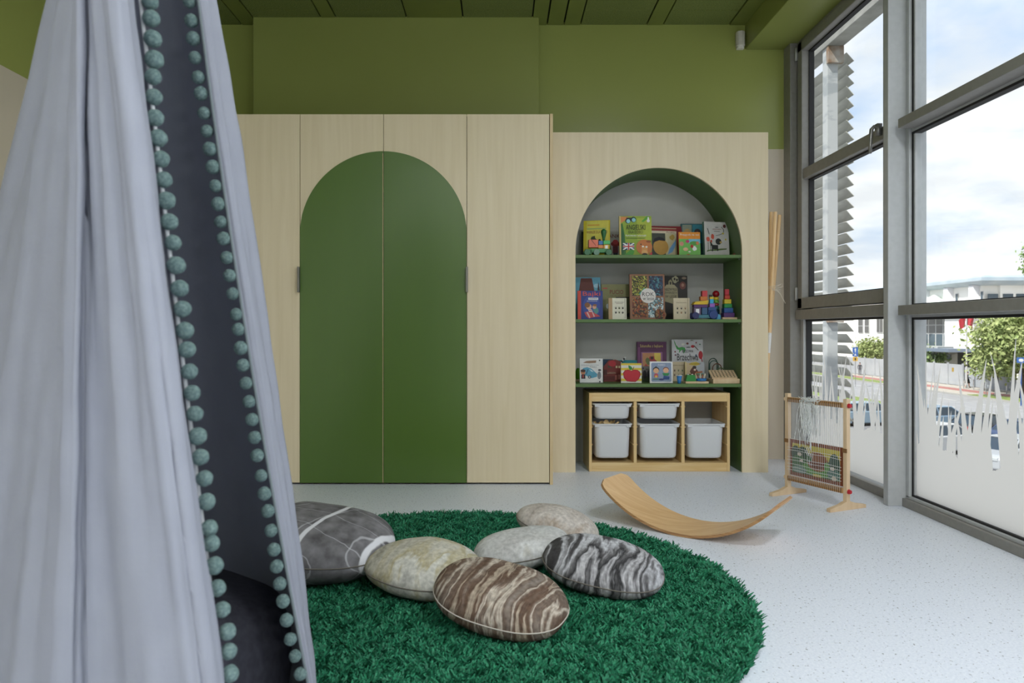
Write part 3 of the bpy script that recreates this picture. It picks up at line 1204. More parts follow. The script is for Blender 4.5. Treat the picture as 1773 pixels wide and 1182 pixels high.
SEAM = C(112, 106, 98, .9)
pillow('large dark grey stone pillow with white veins beside the canopy', (-.70, 2.665, .157), (.305, .25, .12), (math.radians(4), math.radians(4), math.radians(-6)), vein_mat(), SEAM, 2.35, 1)
m2 = stone_mat('beige_stone_print', [(.25, (126, 120, 104)), (.4, (198, 194, 182)), (.5, (180, 170, 140)), (.56, (206, 204, 196)), (.7, (168, 166, 160))], (9, 2.5, 3), 1.6, .35, (0, 0, math.radians(20)))
pillow('beige-grey stone pillow between the large dark one and the brown banded one', (-.262, 2.49, .115), (.212, .165, .08), (math.radians(6), math.radians(3), math.radians(-14)), m2, SEAM, 2.15, 2)
m3 = stone_mat('brown_stone_print', [(.22, (60, 48, 42)), (.36, (92, 76, 66)), (.42, (182, 166, 148)), (.46, (96, 74, 60)), (.53, (122, 104, 92)), (.58, (202, 190, 176)), (.62, (110, 92, 80)), (.75, (148, 138, 130))], (17, 1.6, 2.2), 1.8, .45, (0, 0, math.radians(-8)))
pillow('brown and cream banded stone pillow, nearest on the rug', (.005, 2.21, .119), (.212, .165, .08), (math.radians(8), math.radians(9), math.radians(-20)), m3, C(196, 188, 178, .9), 2.2, 3)
m4 = stone_mat('pale_grey_stone_print', [(.25, (120, 116, 108)), (.4, (206, 206, 206)), (.55, (188, 186, 184)), (.62, (212, 212, 212)), (.75, (170, 160, 140))], (4, 3, 3), 1.2, .3, (0, 0, math.radians(10)))
pillow('pale grey stone pillow in the middle of the group', (.09, 2.74, .112), (.188, .125, .066), (math.radians(5), math.radians(-8), math.radians(8)), m4, SEAM, 2.1, 4)
m5 = stone_mat('cream_stone_print', [(.25, (92, 84, 78)), (.38, (186, 176, 168)), (.5, (206, 198, 192)), (.6, (176, 160, 146)), (.72, (214, 208, 204))], (7, 3, 4), 1.6, .35, (0, 0, .3))
pillow('cream-brown stone pillow at the back edge of the rug', (.247, 3.05, .112), (.180, .115, .07), (math.radians(8), math.radians(13), math.radians(-14)), m5, SEAM, 2.1, 5)
m6 = stone_mat('black_white_stone_print', [(.25, (36, 36, 38)), (.38, (74, 72, 74)), (.43, (200, 200, 206)), (.48, (110, 108, 110)), (.52, (44, 43, 45)), (.57, (188, 186, 190)), (.62, (70, 68, 70)), (.75, (200, 198, 204))], (10, 1.4, 1.8), 1.6, .4, (0, 0, math.radians(14)), loc=(.35, 0, 0))
pillow('black and white banded stone pillow, rightmost on the rug', (.366, 2.515, .112), (.213, .165, .076), (math.radians(7), math.radians(8), math.radians(-16)), m6, SEAM, 2.2, 6)

# ================================================================== hanging canopy
CTRL = [  # image columns at rows 0 / 573 / 1182 and distances at heights 1.6 / .94 / .2
    (243, 310, 385, 1.22, 1.16, 1.10), (224, 298, 378, 1.24, 1.175, 1.108), (208, 286, 371, 1.225, 1.16, 1.10), (219, 294, 379, 1.12, 1.10, 1.085),
    (205, 275, 352, 1.06, 1.045, 1.04), (172, 215, 262, 1.085, 1.06, 1.03), (150, 152, 158, 1.118, 1.10, 1.075), (139, 132, 118, 1.10, 1.075, 1.05),
    (117, 72, 20, 1.17, 1.13, 1.10), (98, -8, -120, 1.27, 1.26, 1.25), (91, -47, -195, 1.42, 1.45, 1.48), (108, -18, -150, 1.56, 1.66, 1.76),
    (170, 100, 20, 1.67, 1.86, 2.0), (250, 260, 270, 1.71, 1.93, 2.1), (320, 390, 440, 1.67, 1.85, 1.95), (359, 447, 532, 1.59, 1.70, 1.72),
    (367, 459.5, 549, 1.52, 1.58, 1.60), (357, 446, 544, 1.475, 1.51, 1.53), (343, 425, 533, 1.46, 1.49, 1.51)]
APEX = Vector((-.754, 1.5, 2.45))


def lag(v0, v1, v2, t0, t1, t2, t):
    return v0 * (t - t1) * (t - t2) / ((t0 - t1) * (t0 - t2)) + v1 * (t - t0) * (t - t2) / ((t1 - t0) * (t1 - t2)) + v2 * (t - t0) * (t - t1) / ((t2 - t0) * (t2 - t1))


def ctrl_pt(c, z):
    Y = lag(c[3], c[4], c[5], 1.6, .94, .2, min(z, 1.6))
    y = CY - (z - HC) * F / Y
    yc = max(min(y, 1400), -60)
    x = lag(c[0], c[1], c[2], 0, 573, 1182, yc)
    return Vector(((x - CX) * Y / F, Y, z))


def cr_(p0, p1, p2, p3, t):
    return .5 * ((2 * p1) + (p2 - p0) * t + (2 * p0 - 5 * p1 + 4 * p2 - p3) * t * t + (3 * p1 - p0 - 3 * p2 + p3) * t ** 3)


ZTOP = 1.66


def ring_at(z, per=9):
    zz = min(z, ZTOP)
    P = [ctrl_pt(c, zz) for c in CTRL]
    out = []
    for i in range(len(P) - 1):
        p0, p1, p2, p3 = P[max(i - 1, 0)], P[i], P[i + 1], P[min(i + 2, len(P) - 1)]
        for k in range(per):
            out.append(cr_(p0, p1, p2, p3, k / per))
    out.append(P[-1])
    if z > ZTOP:
        t = (z - ZTOP) / (APEX.z - ZTOP)
        s = max(.05, 1 - t)
        cx_ = sum((p for p in out), Vector()) / len(out)
        res = []
        for p in out:
            q = Vector((p.x - cx_.x, p.y - cx_.y, 0)) * s
            ctr = Vector((cx_.x, cx_.y, 0)).lerp(Vector((APEX.x, APEX.y, 0)), t)
            res.append(Vector((ctr.x + q.x, ctr.y + q.y, z)))
        out = res
    return out


cnp = thing('hanging_canopy', 'pale grey hanging canopy with pom-pom trimmed opening', 'canopy', (-.754, 1.5, .02))
co = Vector((-.754, 1.5, .02))
zs = list(np.linspace(.02, 1.66, 90)) + list(np.linspace(1.70, 2.45, 26))
mb = MB()
rings = []
for z in zs:
    r = ring_at(z)
    n_ = len(r)
    acc = 0
    rr2 = []
    for i, p in enumerate(r):
        if i:
            acc += (r[i] - r[i - 1]).length
        d = r[min(i + 1, n_ - 1)] - r[max(i - 1, 0)]
        nrm = Vector((d.y, -d.x, 0))
        if nrm.length > 1e-9:
            nrm.normalize()
        edge = min(1, min(i, n_ - 1 - i) / 12)
        amp = edge * (.35 + .65 * min(1, max(0, (2.3 - z) / 1.2)))
        u = i / n_
        q = Vector((u * 26, z * .55, 3.3))
        dd = mnoise.noise(q) * .026 + mnoise.noise(Vector((u * 64, z * 1.0, 9.1))) * .016 + mnoise.noise(Vector((u * 150, z * 2.2 + u * 9, 1.7))) * .004
        dd += mnoise.noise(Vector((u * 60 + z * 7, z * 7 - u * 30, 5.0))) * .0035
        rr2.append(p + nrm * dd * amp - co)
    rings.append(rr2)
n_ = len(rings[0])
mb.add([p for r in rings for p in r], [(i * n_ + k, i * n_ + k + 1, (i + 1) * n_ + k + 1, (i + 1) * n_ + k) for i in range(len(rings) - 1) for k in range(n_ - 1)])
mb.build('drape', FABRIC, cnp, smooth=True, fix=False)
TRIM = C(214, 216, 220, .8)
for idx in (0, -1):
    MB().tube([r[idx] for r in rings[::2]], .0035, 6).build('edge_tape', TRIM if idx == 0 else C(120, 130, 134, .9), cnp, smooth=True)
MB().lathe([(.035, -.02), (.042, .0), (.03, .04), (.012, .07), (.008, .09)], c=tuple(APEX - co), n=16).build('top_cap', C(190, 194, 200, .8), cnp, smooth=True)
MB().tube([APEX - co + Vector((0, 0, .05)), Vector((APEX.x, APEX.y, ZC)) - co], .004, 8).build('hanging_cord', C(220, 220, 220, .8), cnp, smooth=True)


def pom_mesh():
    bm = bmesh.new()
    bmesh.ops.create_icosphere(bm, subdivisions=4, radius=1.0)
    for v in bm.verts:
        d = mnoise.noise(v.co * 2.0) * .06 + mnoise.noise(v.co * 9.0) * .035
        v.co *= 1 + d
    for f in bm.faces:
        f.smooth = True
    me = bpy.data.meshes.new('pom_pom')
    bm.to_mesh(me)
    bm.free()
    me.materials.append(surf('pom_pom_wool', (110, 136, 136), (150, 174, 172), (3, 3, 3), .95, 6, bump=1.0, bscale=(14, 14, 14), spec=.1))
    return me


PM = pom_mesh()


def curve_px(pts, y):
    ys = [p[1] for p in pts]
    xs = [p[0] for p in pts]
    return float(np.interp(y, ys, xs))


fr_pts = [(258, -60), (260, 3), (267, 103), (265, 133), (268, 204), (274, 240), (293, 384), (299.5, 420), (316, 535), (328, 644), (347, 791), (354, 828), (362, 914), (376, 1018), (394, 1093), (398, 1166), (402, 1230)]
bk_pts = [(322, -60), (328, 3), (338, 100), (353.5, 196), (369, 289), (382, 382), (387.5, 413), (409.5, 544), (421, 632), (436.5, 726), (445.5, 788), (464, 884), (479, 980), (490, 1040), (503, 1106), (520, 1166), (534, 1220)]
fy = [-66, -32, 3, 32, 67, 103, 133, 168, 204, 239, 275, 311, 347, 384, 420, 459, 499, 535, 572, 605, 643, 680, 716, 755, 791, 828, 868, 914, 940, 979, 1018, 1055, 1093, 1127, 1166, 1204]
by_ = [-56, -27, 3, 36, 67, 100, 134, 162, 196, 227, 258, 289, 322, 353, 384, 413, 446, 477, 508, 544, 570, 602, 632, 663, 695, 726, 757, 788, 823, 854, 884, 918, 951, 980, 1010, 1040, 1073, 1106, 1135, 1166, 1200]
for ys, pts, cidx, rpx, sgn in ((fy, fr_pts, 0, 14.6, 1), (by_, bk_pts, -1, 11.6, -1)):
    for y in ys:
        x = curve_px(pts, y)
        Yd = lag(*CTRL[cidx][3:6], 1.6, .94, .2, HC + (CY - y) * 1.25 / F)
        Yp = Yd - (.004 if sgn > 0 else .0)
        p = at(x, y, Yp)
        o = bpy.data.objects.new('pom_pom', PM)
        COL.objects.link(o)
        o.parent = cnp
        o.location = p - co
        r_ = rpx * Yp / F * random.uniform(.93, 1.07)
        o.scale = (r_, r_, r_)
        o.rotation_euler = (random.random() * 6, random.random() * 6, random.random() * 6)

pf = MB()
pr_ = [(.01, 0), (.2, 0), (.25, .03), (.265, .12), (.262, .22), (.24, .30), (.18, .335), (.01, .345)]
pf.lathe(pr_, n=40)
pf.v = [(x, y, z * (1 - .55 * max(0, z - .1) * (x + .265) / .265)) for x, y, z in pf.v]
o = pf.build('floor_pouf', surf('pouf_fabric', (50, 50, 60), (60, 60, 70), (60, 60, 60), .9), smooth=True)
o.location = (-.735, 1.66, .0)
o.rotation_euler = (0, 0, .3)
o.scale = (.92, .80, 1.22)
tag(o, 'dark grey pouf standing inside the canopy', 'pouf')

# ================================================================== balance board
bb = MB()
ax = Vector((.8, -.6, 0))
wx_ = Vector((.6, .8, 0))
mid = Vector((.575 + .34, 3.634 - .255, 0))
Rb, th_, W_ = .572, .0125, .29
ha = math.asin(.43 / Rb)
nA, nW = 48, 20
vs_, fs = [], []
for side in (0, 1):
    rad = Rb - (th_ if side else 0)
    for i in range(nA + 1):
        t = -ha + 2 * ha * i / nA
        # rounded ends
        dist_end = (ha - abs(t)) * Rb
        rc = .055
        hw = W_ / 2
        if dist_end < rc:
            hw = W_ / 2 - rc + math.sqrt(max(0, rc * rc - (rc - dist_end) ** 2))
        for k in range(nW + 1):
            u = -1 + 2 * k / nW
            p = mid + ax * (math.sin(t) * rad) + wx_ * (u * hw)
            vs_.append((p.x, p.y, Rb - math.cos(t) * rad + .0005))
m_ = (nA + 1) * (nW + 1)
top_f, edge_f = [], []
for i in range(nA):
    for k in range(nW):
        a0 = i * (nW + 1) + k
        top_f += [(a0, a0 + 1, a0 + nW + 2, a0 + nW + 1), (m_ + a0, m_ + a0 + nW + 1, m_ + a0 + nW + 2, m_ + a0 + 1)]
    for k in (0, nW):
        a0, a1 = i * (nW + 1) + k, (i + 1) * (nW + 1) + k
        edge_f.append((a0, a1, m_ + a1, m_ + a0))
for i in (0, nA):
    for k in range(nW):
        a0 = i * (nW + 1) + k
        edge_f.append((a0, a0 + 1, m_ + a0 + 1, m_ + a0))
bb.add(vs_, top_f, 0)
for f in edge_f:
    bb.f.append(f)
    bb.m.append(1)
o = bb.build('balance_board', [PLY, PLY_EDGE])
smooth_angle(o, 50)
tag(o, 'curved beech plywood balance board on the grey floor', 'balance board')

# ================================================================== weaving loom
lm = thing('weaving_loom', 'beech table loom with half-covered warp standing by the window', 'loom', (1.7495, 3.94, 0), (0, 0, math.radians(-65.7)))
hl = .1975
for s in (-1, 1):
    MB().box((s * hl - .0115, -.013, .022), (s * hl + .0115, .013, .582)).build('upright', BEECH, lm, bevel=.0015)
    f = MB()
    f.prism([(-.132, 0), (.132, 0), (.132, .018), (.06, .03), (.02, .044), (-.02, .044), (-.06, .03), (-.132, .018)], s * hl - .0125, s * hl + .0125, 'yz')
    f.build('foot', BEECH, lm, bevel=.0015)
    MB().box((s * hl - .0135, -.0155, .30), (s * hl + .0135, -.0125, .322)).build('joint_plate', C(150, 110, 70, .4, .3), lm)
MB().box((-hl + .004, -.016, .555), (hl - .004, .002, .562)).build('joint_pin', BEECH, lm)
NOTCH = C(120, 86, 54, .7)
for zc, nm in ((.548, 'warp_beam'), (.098, 'cloth_beam')):
    b = MB().box((-hl + .0115, -.019, zc - .013), (hl - .0115, .007, zc + .013)).build(nm, surf('oiled_beech', (176, 132, 84), (196, 154, 104), (4, 30, 30), .5), lm, bevel=.001)
    for k in range(29):
        x = -hl + .02 + k * (2 * hl - .04) / 28
        MB().box((x - .0022, -.0205, zc - .0128), (x + .0022, -.0175, zc + .0135)).build('notch', NOTCH, b)
    for s in (-1, 1):
        MB().cyl((s * (hl + .0115), -.005, zc), (s * (hl + .018), -.005, zc), .011, .011, 14).build('washer', BEECH, b, smooth=False)
    MB().cyl((hl + .018, -.005, zc), (hl + .03, -.005, zc), .013, .010, 14).build('knob', C(196, 40, 52, .35), b)
warp = MB()
for k in range(29):
    x = -hl + .02 + (k + .5) * (2 * hl - .04) / 29
    warp.cyl((x, -.020, .098), (x, -.020, .55), .0009, n=4, cap=False)
    warp.cyl((x + .005, .006, .098), (x + .005, .006, .55), .0009, n=4, cap=False)
o = warp.build('warp_threads', C(236, 236, 236, .7), lm)
o['kind'] = 'stuff'
weft = MB()
for z in (.150, .166, .184, .206, .222, .262, .276):
    weft.tube([(-hl + .016, -.0215, z), (-.1, -.023, z + .003), (0, -.0215, z - .002), (.1, -.023, z + .002), (hl - .016, -.0215, z - .002)], .0013, 5)
weft.build('weft_threads', C(240, 240, 240, .7), lm)


def art_obj(name, shapes, w, h, parent, y=-.0005, off=(0, 0), step=.00022):
    """flat print: list of (colour or material, polygon in 0..1 cover coordinates)"""
    mb = MB()
    mats = []
    for i, (c, poly) in enumerate(shapes):
        m = C(*c) if isinstance(c, tuple) else c
        if m not in mats:
            mats.append(m)
        yy = y - step * i
        vs2 = [(off[0] + u * w, yy, off[1] + v * h) for u, v in poly]
        mb.add(vs2, [tuple(range(len(vs2)))], mats.index(m))
    return mb.build(name, mats, parent, fix=False)


def ell(cu, cv, ru, rv, n=20, a0=0, a1=360):
    full = (a1 - a0) >= 360
    k = n if full else n + 1
    return [(cu + ru * math.cos(math.radians(a0 + (a1 - a0) * i / n)), cv + rv * math.sin(math.radians(a0 + (a1 - a0) * i / n))) for i in range(k)]


def rect(u0, v0, u1, v1):
    return [(u0, v0), (u1, v0), (u1, v1), (u0, v1)]


# pattern sheet behind the warp: garden picture with brown border
sh = MB().box((-hl + .017, -.004, .116), (hl - .017, -.001, .325)).build('pattern_sheet', C(238, 236, 230, .7), lm)
g1, g2, g3 = (56, 110, 60), (96, 160, 72), (34, 76, 58)
shp = [((132, 66, 30), rect(0, 0, 1, 1)), ((212, 196, 70), rect(.05, .1, .95, .9)), (g1, rect(.05, .1, .95, .55)), (g3, ell(.12, .62, .09, .22)), (g3, ell(.26, .66, .10, .18)),
       (g1, ell(.18, .4, .13, .2)), (g2, ell(.42, .3, .16, .16)), (g2, ell(.62, .25, .16, .14)), (g3, ell(.85, .5, .1, .3)), ((70, 120, 110), ell(.84, .25, .12, .15)), ((120, 150, 140), ell(.2, .2, .14, .1)),
       ((150, 88, 44), ell(.54, .5, .2, .26)), ((120, 62, 30), ell(.54, .5, .16, .2)), ((150, 88, 44), rect(.42, .5, .66, .72)), ((226, 216, 206), ell(.2, .62, .045, .05)), ((230, 214, 208), ell(.24, .45, .035, .04)),
       ((226, 216, 206), ell(.82, .4, .04, .05)), ((222, 212, 196), ell(.85, .15, .05, .06)), ((216, 196, 70), rect(.46, .1, .62, .17)), (g2, ell(.72, .42, .05, .12)), (g1, ell(.38, .55, .06, .1))]
art_obj('printed_picture', shp, 2 * hl - .036, .205, sh, -.0045, (-hl + .018, .118))

# yarn hank thrown over the top beam
yb = MB()
ry = random.Random(11)
for k in range(46):
    x0 = -.035 + ry.gauss(0, .026)
    x1 = x0 + ry.gauss(.0, .014)
    lenf, lenb = ry.uniform(.12, .27), ry.uniform(.06, .2)
    ph = ry.uniform(0, 6)
    pts = [(x1 + .006 * math.sin(ph), .016, .548 - lenb), (x0 + .004, .014, .548), (x0, -.004, .5665), (x0 - .002, -.026, .552)]
    for j in range(1, 9):
        t = j / 8
        pts.append((x0 + (x1 - x0) * t + .006 * math.sin(ph + t * 9), -.027 - .006 * math.sin(ph * 2 + t * 5) - .004, .552 - lenf * t))
    yb.tube(pts, .0013, 4)
for k in range(14):
    x0 = -.03 + ry.gauss(0, .03)
    c0 = Vector((x0, -.02, .562 + ry.uniform(-.004, .006)))
    yb.tube([c0 + Vector((.03 * math.cos(a_ / 10 * 2 * PI), .02 * math.sin(a_ / 10 * 2 * PI), .008 * math.sin(a_ * 1.3))) for a_ in range(11)], .0013, 4)
for k in range(8):
    x0 = .03 + ry.gauss(0, .01)
    yb.tube([(x0 - .05, -.03, .55), (x0 - .01, -.034, .53 + ry.uniform(-.01, .01)), (x0 + .02, -.032, .52 + ry.uniform(-.015, .01)), (x0 + .005, -.032, .49 + ry.uniform(-.01, .02)), (x0 - .03, -.033, .5)], .0013, 4)
for k in range(3):
    x0 = -.03 + k * .012
    yb.tube([(x0, -.03, .3), (x0 - .012, -.033, .27), (x0 + .004, -.033, .25), (x0 + .014, -.033, .27), (x0 + .002, -.033, .24 - .02 * k), (x0 + .004, -.033, .2)], .0013, 4)
o = yb.build('yarn_hank', surf('white_yarn', (232, 236, 236), (248, 250, 250), (200, 200, 200), .9), smooth=True)
o.location = lm.location
o.rotation_euler = lm.rotation_euler
tag(o, 'tangled white yarn hank draped over the loom', 'yarn')

# ================================================================== wooden poles in the corner
pm_ = surf('pole_wood', (218, 180, 130), (230, 198, 152), (40, 40, 3), .5)
poles = [((1335.5, 367), (1328, 660), 5.14, 'leftmost of three wooden poles in the corner, against the bookcase'), ((1342.5, 367), (1331, 560), 5.06, 'middle one of three wooden poles in the corner'), ((1350, 372), (1337, 480), 5.14, 'rightmost of three wooden poles in the corner, nearest the window')]
for ip, (tp, lo_, Yp, lab) in enumerate(poles):
    a_ = at(tp[0], tp[1], Yp)
    b_ = at(lo_[0], lo_[1], Yp)
    d = (a_ - b_)
    t = (a_.z - .002) / d.z
    c_ = a_ - d * t
    c_.x = max(c_.x, 1.83) + (0, .006, .034)[ip]
    c_.y = Yp - .02 + (.025, -.01, -.005)[ip]
    tt = thing('wooden_pole', lab, 'pole', c_, group='wooden poles in the corner')
    MB().cyl((0, 0, .02), a_ - c_, .0125, .0125, 14).build('shaft', pm_, tt, smooth=False)
    MB().cyl((0, 0, 0), (a_ - c_) * .016, .0115, .0135, 14).build('end_cap', C(225, 150, 80), tt)
    mid_ = (a_ - c_)
    MB().cyl(mid_ * .44, mid_ * .52, .0132, .0132, 14).build('white_band', C(236, 236, 236), tt)
tw = MB()
tc_ = at(1338, 499, 5.09)
for k in range(4):
    zz = k * .012 - .02
    tw.tube([tc_ + Vector((.05 * math.cos(q), .062 * math.sin(q), zz + .006 * math.sin(q * 2 + k))) for q in np.linspace(0, 2 * PI, 17)], .0016, 5)
tw.tube([tc_ + Vector((.0, -.062, -.01)), tc_ + Vector((.03, -.07, -.05)), tc_ + Vector((.062, -.07, -.11))], .0022, 5)
tw.tube([tc_ + Vector((-.01, -.062, .0)), tc_ + Vector((.035, -.07, .03)), tc_ + Vector((.045, -.068, .01)), tc_ + Vector((.0, -.064, -.01))], .0016, 5)
tag(tw.build('twine', C(232, 224, 210, .9), smooth=True), 'white twine tied around the wooden poles', 'twine')
# ================================================================== books
PAGES = surf('page_block', (226, 222, 208), (240, 237, 226), (10, 10, 300), .8)


def text_mesh(name, body, mat, parent, u0, u1, v0, v1, w, h, y, off=(0, 0), stretch=True, slant=0):
    cu = bpy.data.curves.new('t', 'FONT')
    cu.body = body
    cu.align_x = 'LEFT'
    cu.resolution_u = 2
    to = bpy.data.objects.new('t', cu)
    COL.objects.link(to)
    bpy.context.view_layer.update()
    dg = bpy.context.evaluated_depsgraph_get()
    me = bpy.data.meshes.new_from_object(to.evaluated_get(dg))
    bpy.data.objects.remove(to, do_unlink=True)
    bpy.data.curves.remove(cu)
    n = len(me.vertices)
    co_ = np.zeros(n * 3, dtype=np.float32)
    me.vertices.foreach_get('co', co_)
    co_ = co_.reshape(-1, 3)
    mn, mx = co_.min(0), co_.max(0)
    sz = np.maximum(mx - mn, 1e-6)
    a = (co_[:, 0] - mn[0]) / sz[0]
    b = (co_[:, 1] - mn[1]) / sz[1]
    P = np.zeros((n, 3), dtype=np.float32)
    P[:, 0] = off[0] + (u0 + (u1 - u0) * a) * w
    P[:, 1] = y
    P[:, 2] = off[1] + (v0 + (v1 - v0) * b + slant * a) * h
    me.vertices.foreach_set('co', P.reshape(-1))
    me.materials.clear()
    me.materials.append(mat)
    me.update()
    me.name = name
    o = bpy.data.objects.new(name, me)
    COL.objects.link(o)
    o.parent = parent
    return o


def book(label, x0, x1, ytop, z, Y, cover, thick=.014, yaw=0, lean=6, spine=None, shapes=(), texts=(), group=None, spine_band=None):
    """standing book seen front-on: x0..x1 / ytop are its outline in the photo at distance Y"""
    w = (x1 - x0) * Y / F / max(.5, math.cos(math.radians(yaw)))
    h = (HC + (CY - ytop) * Y / F - z) / math.cos(math.radians(lean))
    xc = ((x0 + x1) / 2 - CX) * Y / F
    t = thing('book', label, 'book', (xc, Y, z), (math.radians(-lean), 0, math.radians(yaw)), group)
    if lean:
        t.location.z = z + .0005 + math.sin(math.radians(lean)) * thick
    cm = C(*cover) if isinstance(cover, tuple) else cover
    sm = C(*spine) if spine else cm
    a, b = -w / 2, w / 2
    fr = MB().box((a, 0, 0), (b, .0022, h)).build('front_cover', cm, t, bevel=.0006)
    MB().box((a, thick - .0022, 0), (b, thick, h)).build('back_cover', sm if spine else cm, t, bevel=.0006)
    MB().box((a - .0005, .0005, 0), (a + .0022, thick - .0005, h)).build('spine', sm, t)
    MB().box((a + .002, .0023, .003), (b - .003, thick - .0023, h - .003)).build('pages', PAGES, t)
    sh_ = list(shapes)
    if spine_band:
        sh_.insert(0, (spine_band[1], rect(0.0, 0, spine_band[0], 1)))
    k = 0
    if sh_:
        sh_.insert(0, (cm, rect(0.002, .002, .998, .998)))
        art_obj('cover_picture', sh_, w, h, fr, -.0003, (a, 0))
        k = len(sh_)
    for (s_, col, u0, u1, v0, v1, *rest) in texts:
        text_mesh('cover_lettering', s_, C(*col), fr, u0, u1, v0, v1, w, h, -.0006 - .00022 * k, (a, 0), slant=(rest[0] if rest else 0))
    return t


BLK = (24, 22, 22)
GA, GB, GC = 'books on the upper shelf', 'books on the middle shelf', 'books on the lower shelf'
Z1, Z2, Z3 = SH


def blob(cu, cv, r, n=12, seed=0, asp=1.0):
    q = random.Random(seed)
    return [(cu + r * q.uniform(.7, 1.2) * math.cos(2 * PI * i / n), cv + asp * r * q.uniform(.7, 1.2) * math.sin(2 * PI * i / n)) for i in range(n)]


# ---- upper shelf
book('dark grey book peeking out behind the yellow book', 1007.5, 1030, 401, Z1, 5.10, (58, 60, 66), .012, 0, 3, group=GA)
book('yellow book with red title at the left end of the upper shelf', 1010.5, 1055, 381, Z1, 4.97, (226, 206, 40), .016, -13, 5, spine=(206, 180, 30), group=GA,
     shapes=[((236, 224, 96), rect(.12, .3, .95, .98)), ((232, 170, 60), rect(.15, .86, .6, .89)), ((168, 196, 120), rect(.13, .76, .85, .79)), ((60, 70, 40), blob(.38, .48, .11, 11, 2)), ((90, 110, 50), blob(.32, .42, .06, 9, 3)), ((70, 60, 40), blob(.62, .45, .05, 9, 4))],
     texts=[('WIERSZE DLA DZIECI', (150, 40, 30), .12, .9, .65, .72)])
book('white book with dark red letters half hidden behind the yellow one', 1046, 1082, 397, Z1, 5.09, (200, 196, 192), .01, 0, 4, group=GA,
     shapes=[((150, 30, 40), ell(.55, .52, .22, .09)), ((196, 60, 70), ell(.55, .58, .14, .08)), ((110, 40, 60), rect(.42, .2, .68, .44)), ((36, 36, 60), rect(.45, .02, .66, .22)), ((120, 130, 70), ell(.25, .3, .1, .2))],
     texts=[('ANKI', (120, 24, 28), .2, .82, .72, .84)])
book('tall green book with a lion and a british flag', 1073, 1129, 373.5, Z1, 4.86, (150, 176, 56), .017, 0, 5, spine=(190, 170, 60), group=GA, spine_band=(.05, (214, 190, 120)),
     shapes=[((176, 190, 60), rect(.55, .4, 1, .95)), ((60, 120, 50), [(.05, 0), (.2, 0), (.17, .5), (.1, .82), (.05, .8)]), ((40, 96, 60), [(.05, .1), (.12, .05), (.13, .55), (.08, .7)]), ((222, 140, 80), [(.05, .98), (.28, .98), (.2, .9), (.05, .82)]),
             ((96, 170, 60), [(.68, .86), (.86, 1.0), (.95, .97), (.75, .85)]), ((30, 40, 44), rect(.22, .88, .5, .96)), ((30, 40, 44), ell(.27, .88, .085, .07)), ((30, 40, 44), ell(.44, .91, .085, .07)), ((150, 214, 222), ell(.28, .87, .06, .05)), ((150, 214, 222), ell(.45, .9, .06, .05)),
             ((235, 235, 235), ell(.9, .88, .05, .04)), ((235, 235, 235), ell(.9, .94, .025, .035)),
             ((206, 124, 62), ell(.76, .22, .25, .19)), ((150, 84, 44), ell(.9, .36, .08, .03)), ((226, 160, 90), rect(.68, .05, .86, .24)), ((230, 176, 110), ell(.77, .08, .1, .06)), ((40, 34, 34), ell(.77, .04, .08, .03)),
             ((245, 240, 230), ell(.72, .235, .035, .022)), ((245, 240, 230), ell(.83, .225, .035, .022)), ((60, 40, 30), ell(.66, .29, .02, .015)), ((206, 60, 70), [(.86, 0), (1, 0), (1, .12)]), ((80, 110, 50), rect(.2, .437, .8, .448)),
             ((30, 44, 110), rect(.1, .15, .45, .32)), ((240, 240, 240), [(.1, .15), (.14, .15), (.45, .30), (.45, .32), (.41, .32), (.1, .17)]), ((240, 240, 240), [(.1, .32), (.1, .30), (.41, .15), (.45, .15), (.45, .17), (.14, .32)]),
             ((240, 240, 240), rect(.24, .15, .31, .32)), ((240, 240, 240), rect(.1, .21, .45, .26)), ((200, 36, 44), rect(.256, .15, .294, .32)), ((200, 36, 44), rect(.1, .222, .45, .248)), ((80, 160, 60), [(.1, 0), (.35, .16), (.45, .12), (.4, 0)])],
     texts=[('ANGIELSKI', BLK, .2, .8, .65, .78), ('DLA DZIECI', BLK, .28, .72, .56, .63), ('Rymowanki i wierszyki', (245, 245, 240), .19, .82, .47, .53)])
book('dark red book standing behind the cream and dark grey one', 1126, 1183, 391, Z1, 5.06, (140, 24, 32), .012, 8, 4, group=GA)
book('cream and dark grey book with a blue ribbon shape, leaning on the dark red book', 1128, 1174, 394.5, Z1, 4.97, (206, 196, 160), .016, 12, 5, spine=(60, 60, 54), group=GA,
     shapes=[((66, 70, 60), rect(0, 0, .55, .82)), ((150, 60, 54), rect(0, .9, 1, .98)), ((222, 206, 180), rect(0, .82, 1, .9)), ((196, 150, 70), ell(.36, .36, .3, .27)), ((28, 28, 34), [(.05, .5), (.12, .64), (.3, .7), (.48, .66), (.54, .56), (.3, .58), (.12, .52)]),
             ((120, 170, 216), [(.62, .1), (.82, .2), (.95, .42), (.97, .62), (.86, .5), (.7, .3)]), ((190, 160, 80), blob(.82, .68, .1, 9, 5))],
     texts=[('Pinokio', (110, 50, 40), .6, .92, .83, .88)])
book('teal book with two small portraits behind the farm book', 1180, 1218, 387, Z1, 5.08, (40, 100, 110), .012, 0, 3, group=GA,
     shapes=[((150, 160, 140), rect(.06, .45, .48, .97)), ((30, 130, 150), rect(.52, .45, .97, .97)), ((196, 160, 96), ell(.28, .76, .15, .1)), ((206, 150, 130), ell(.28, .7, .08, .08)), ((44, 34, 40), ell(.74, .76, .15, .1)), ((196, 110, 90), ell(.74, .7, .08, .08)), ((140, 40, 60), ell(.28, .57, .07, .05))])
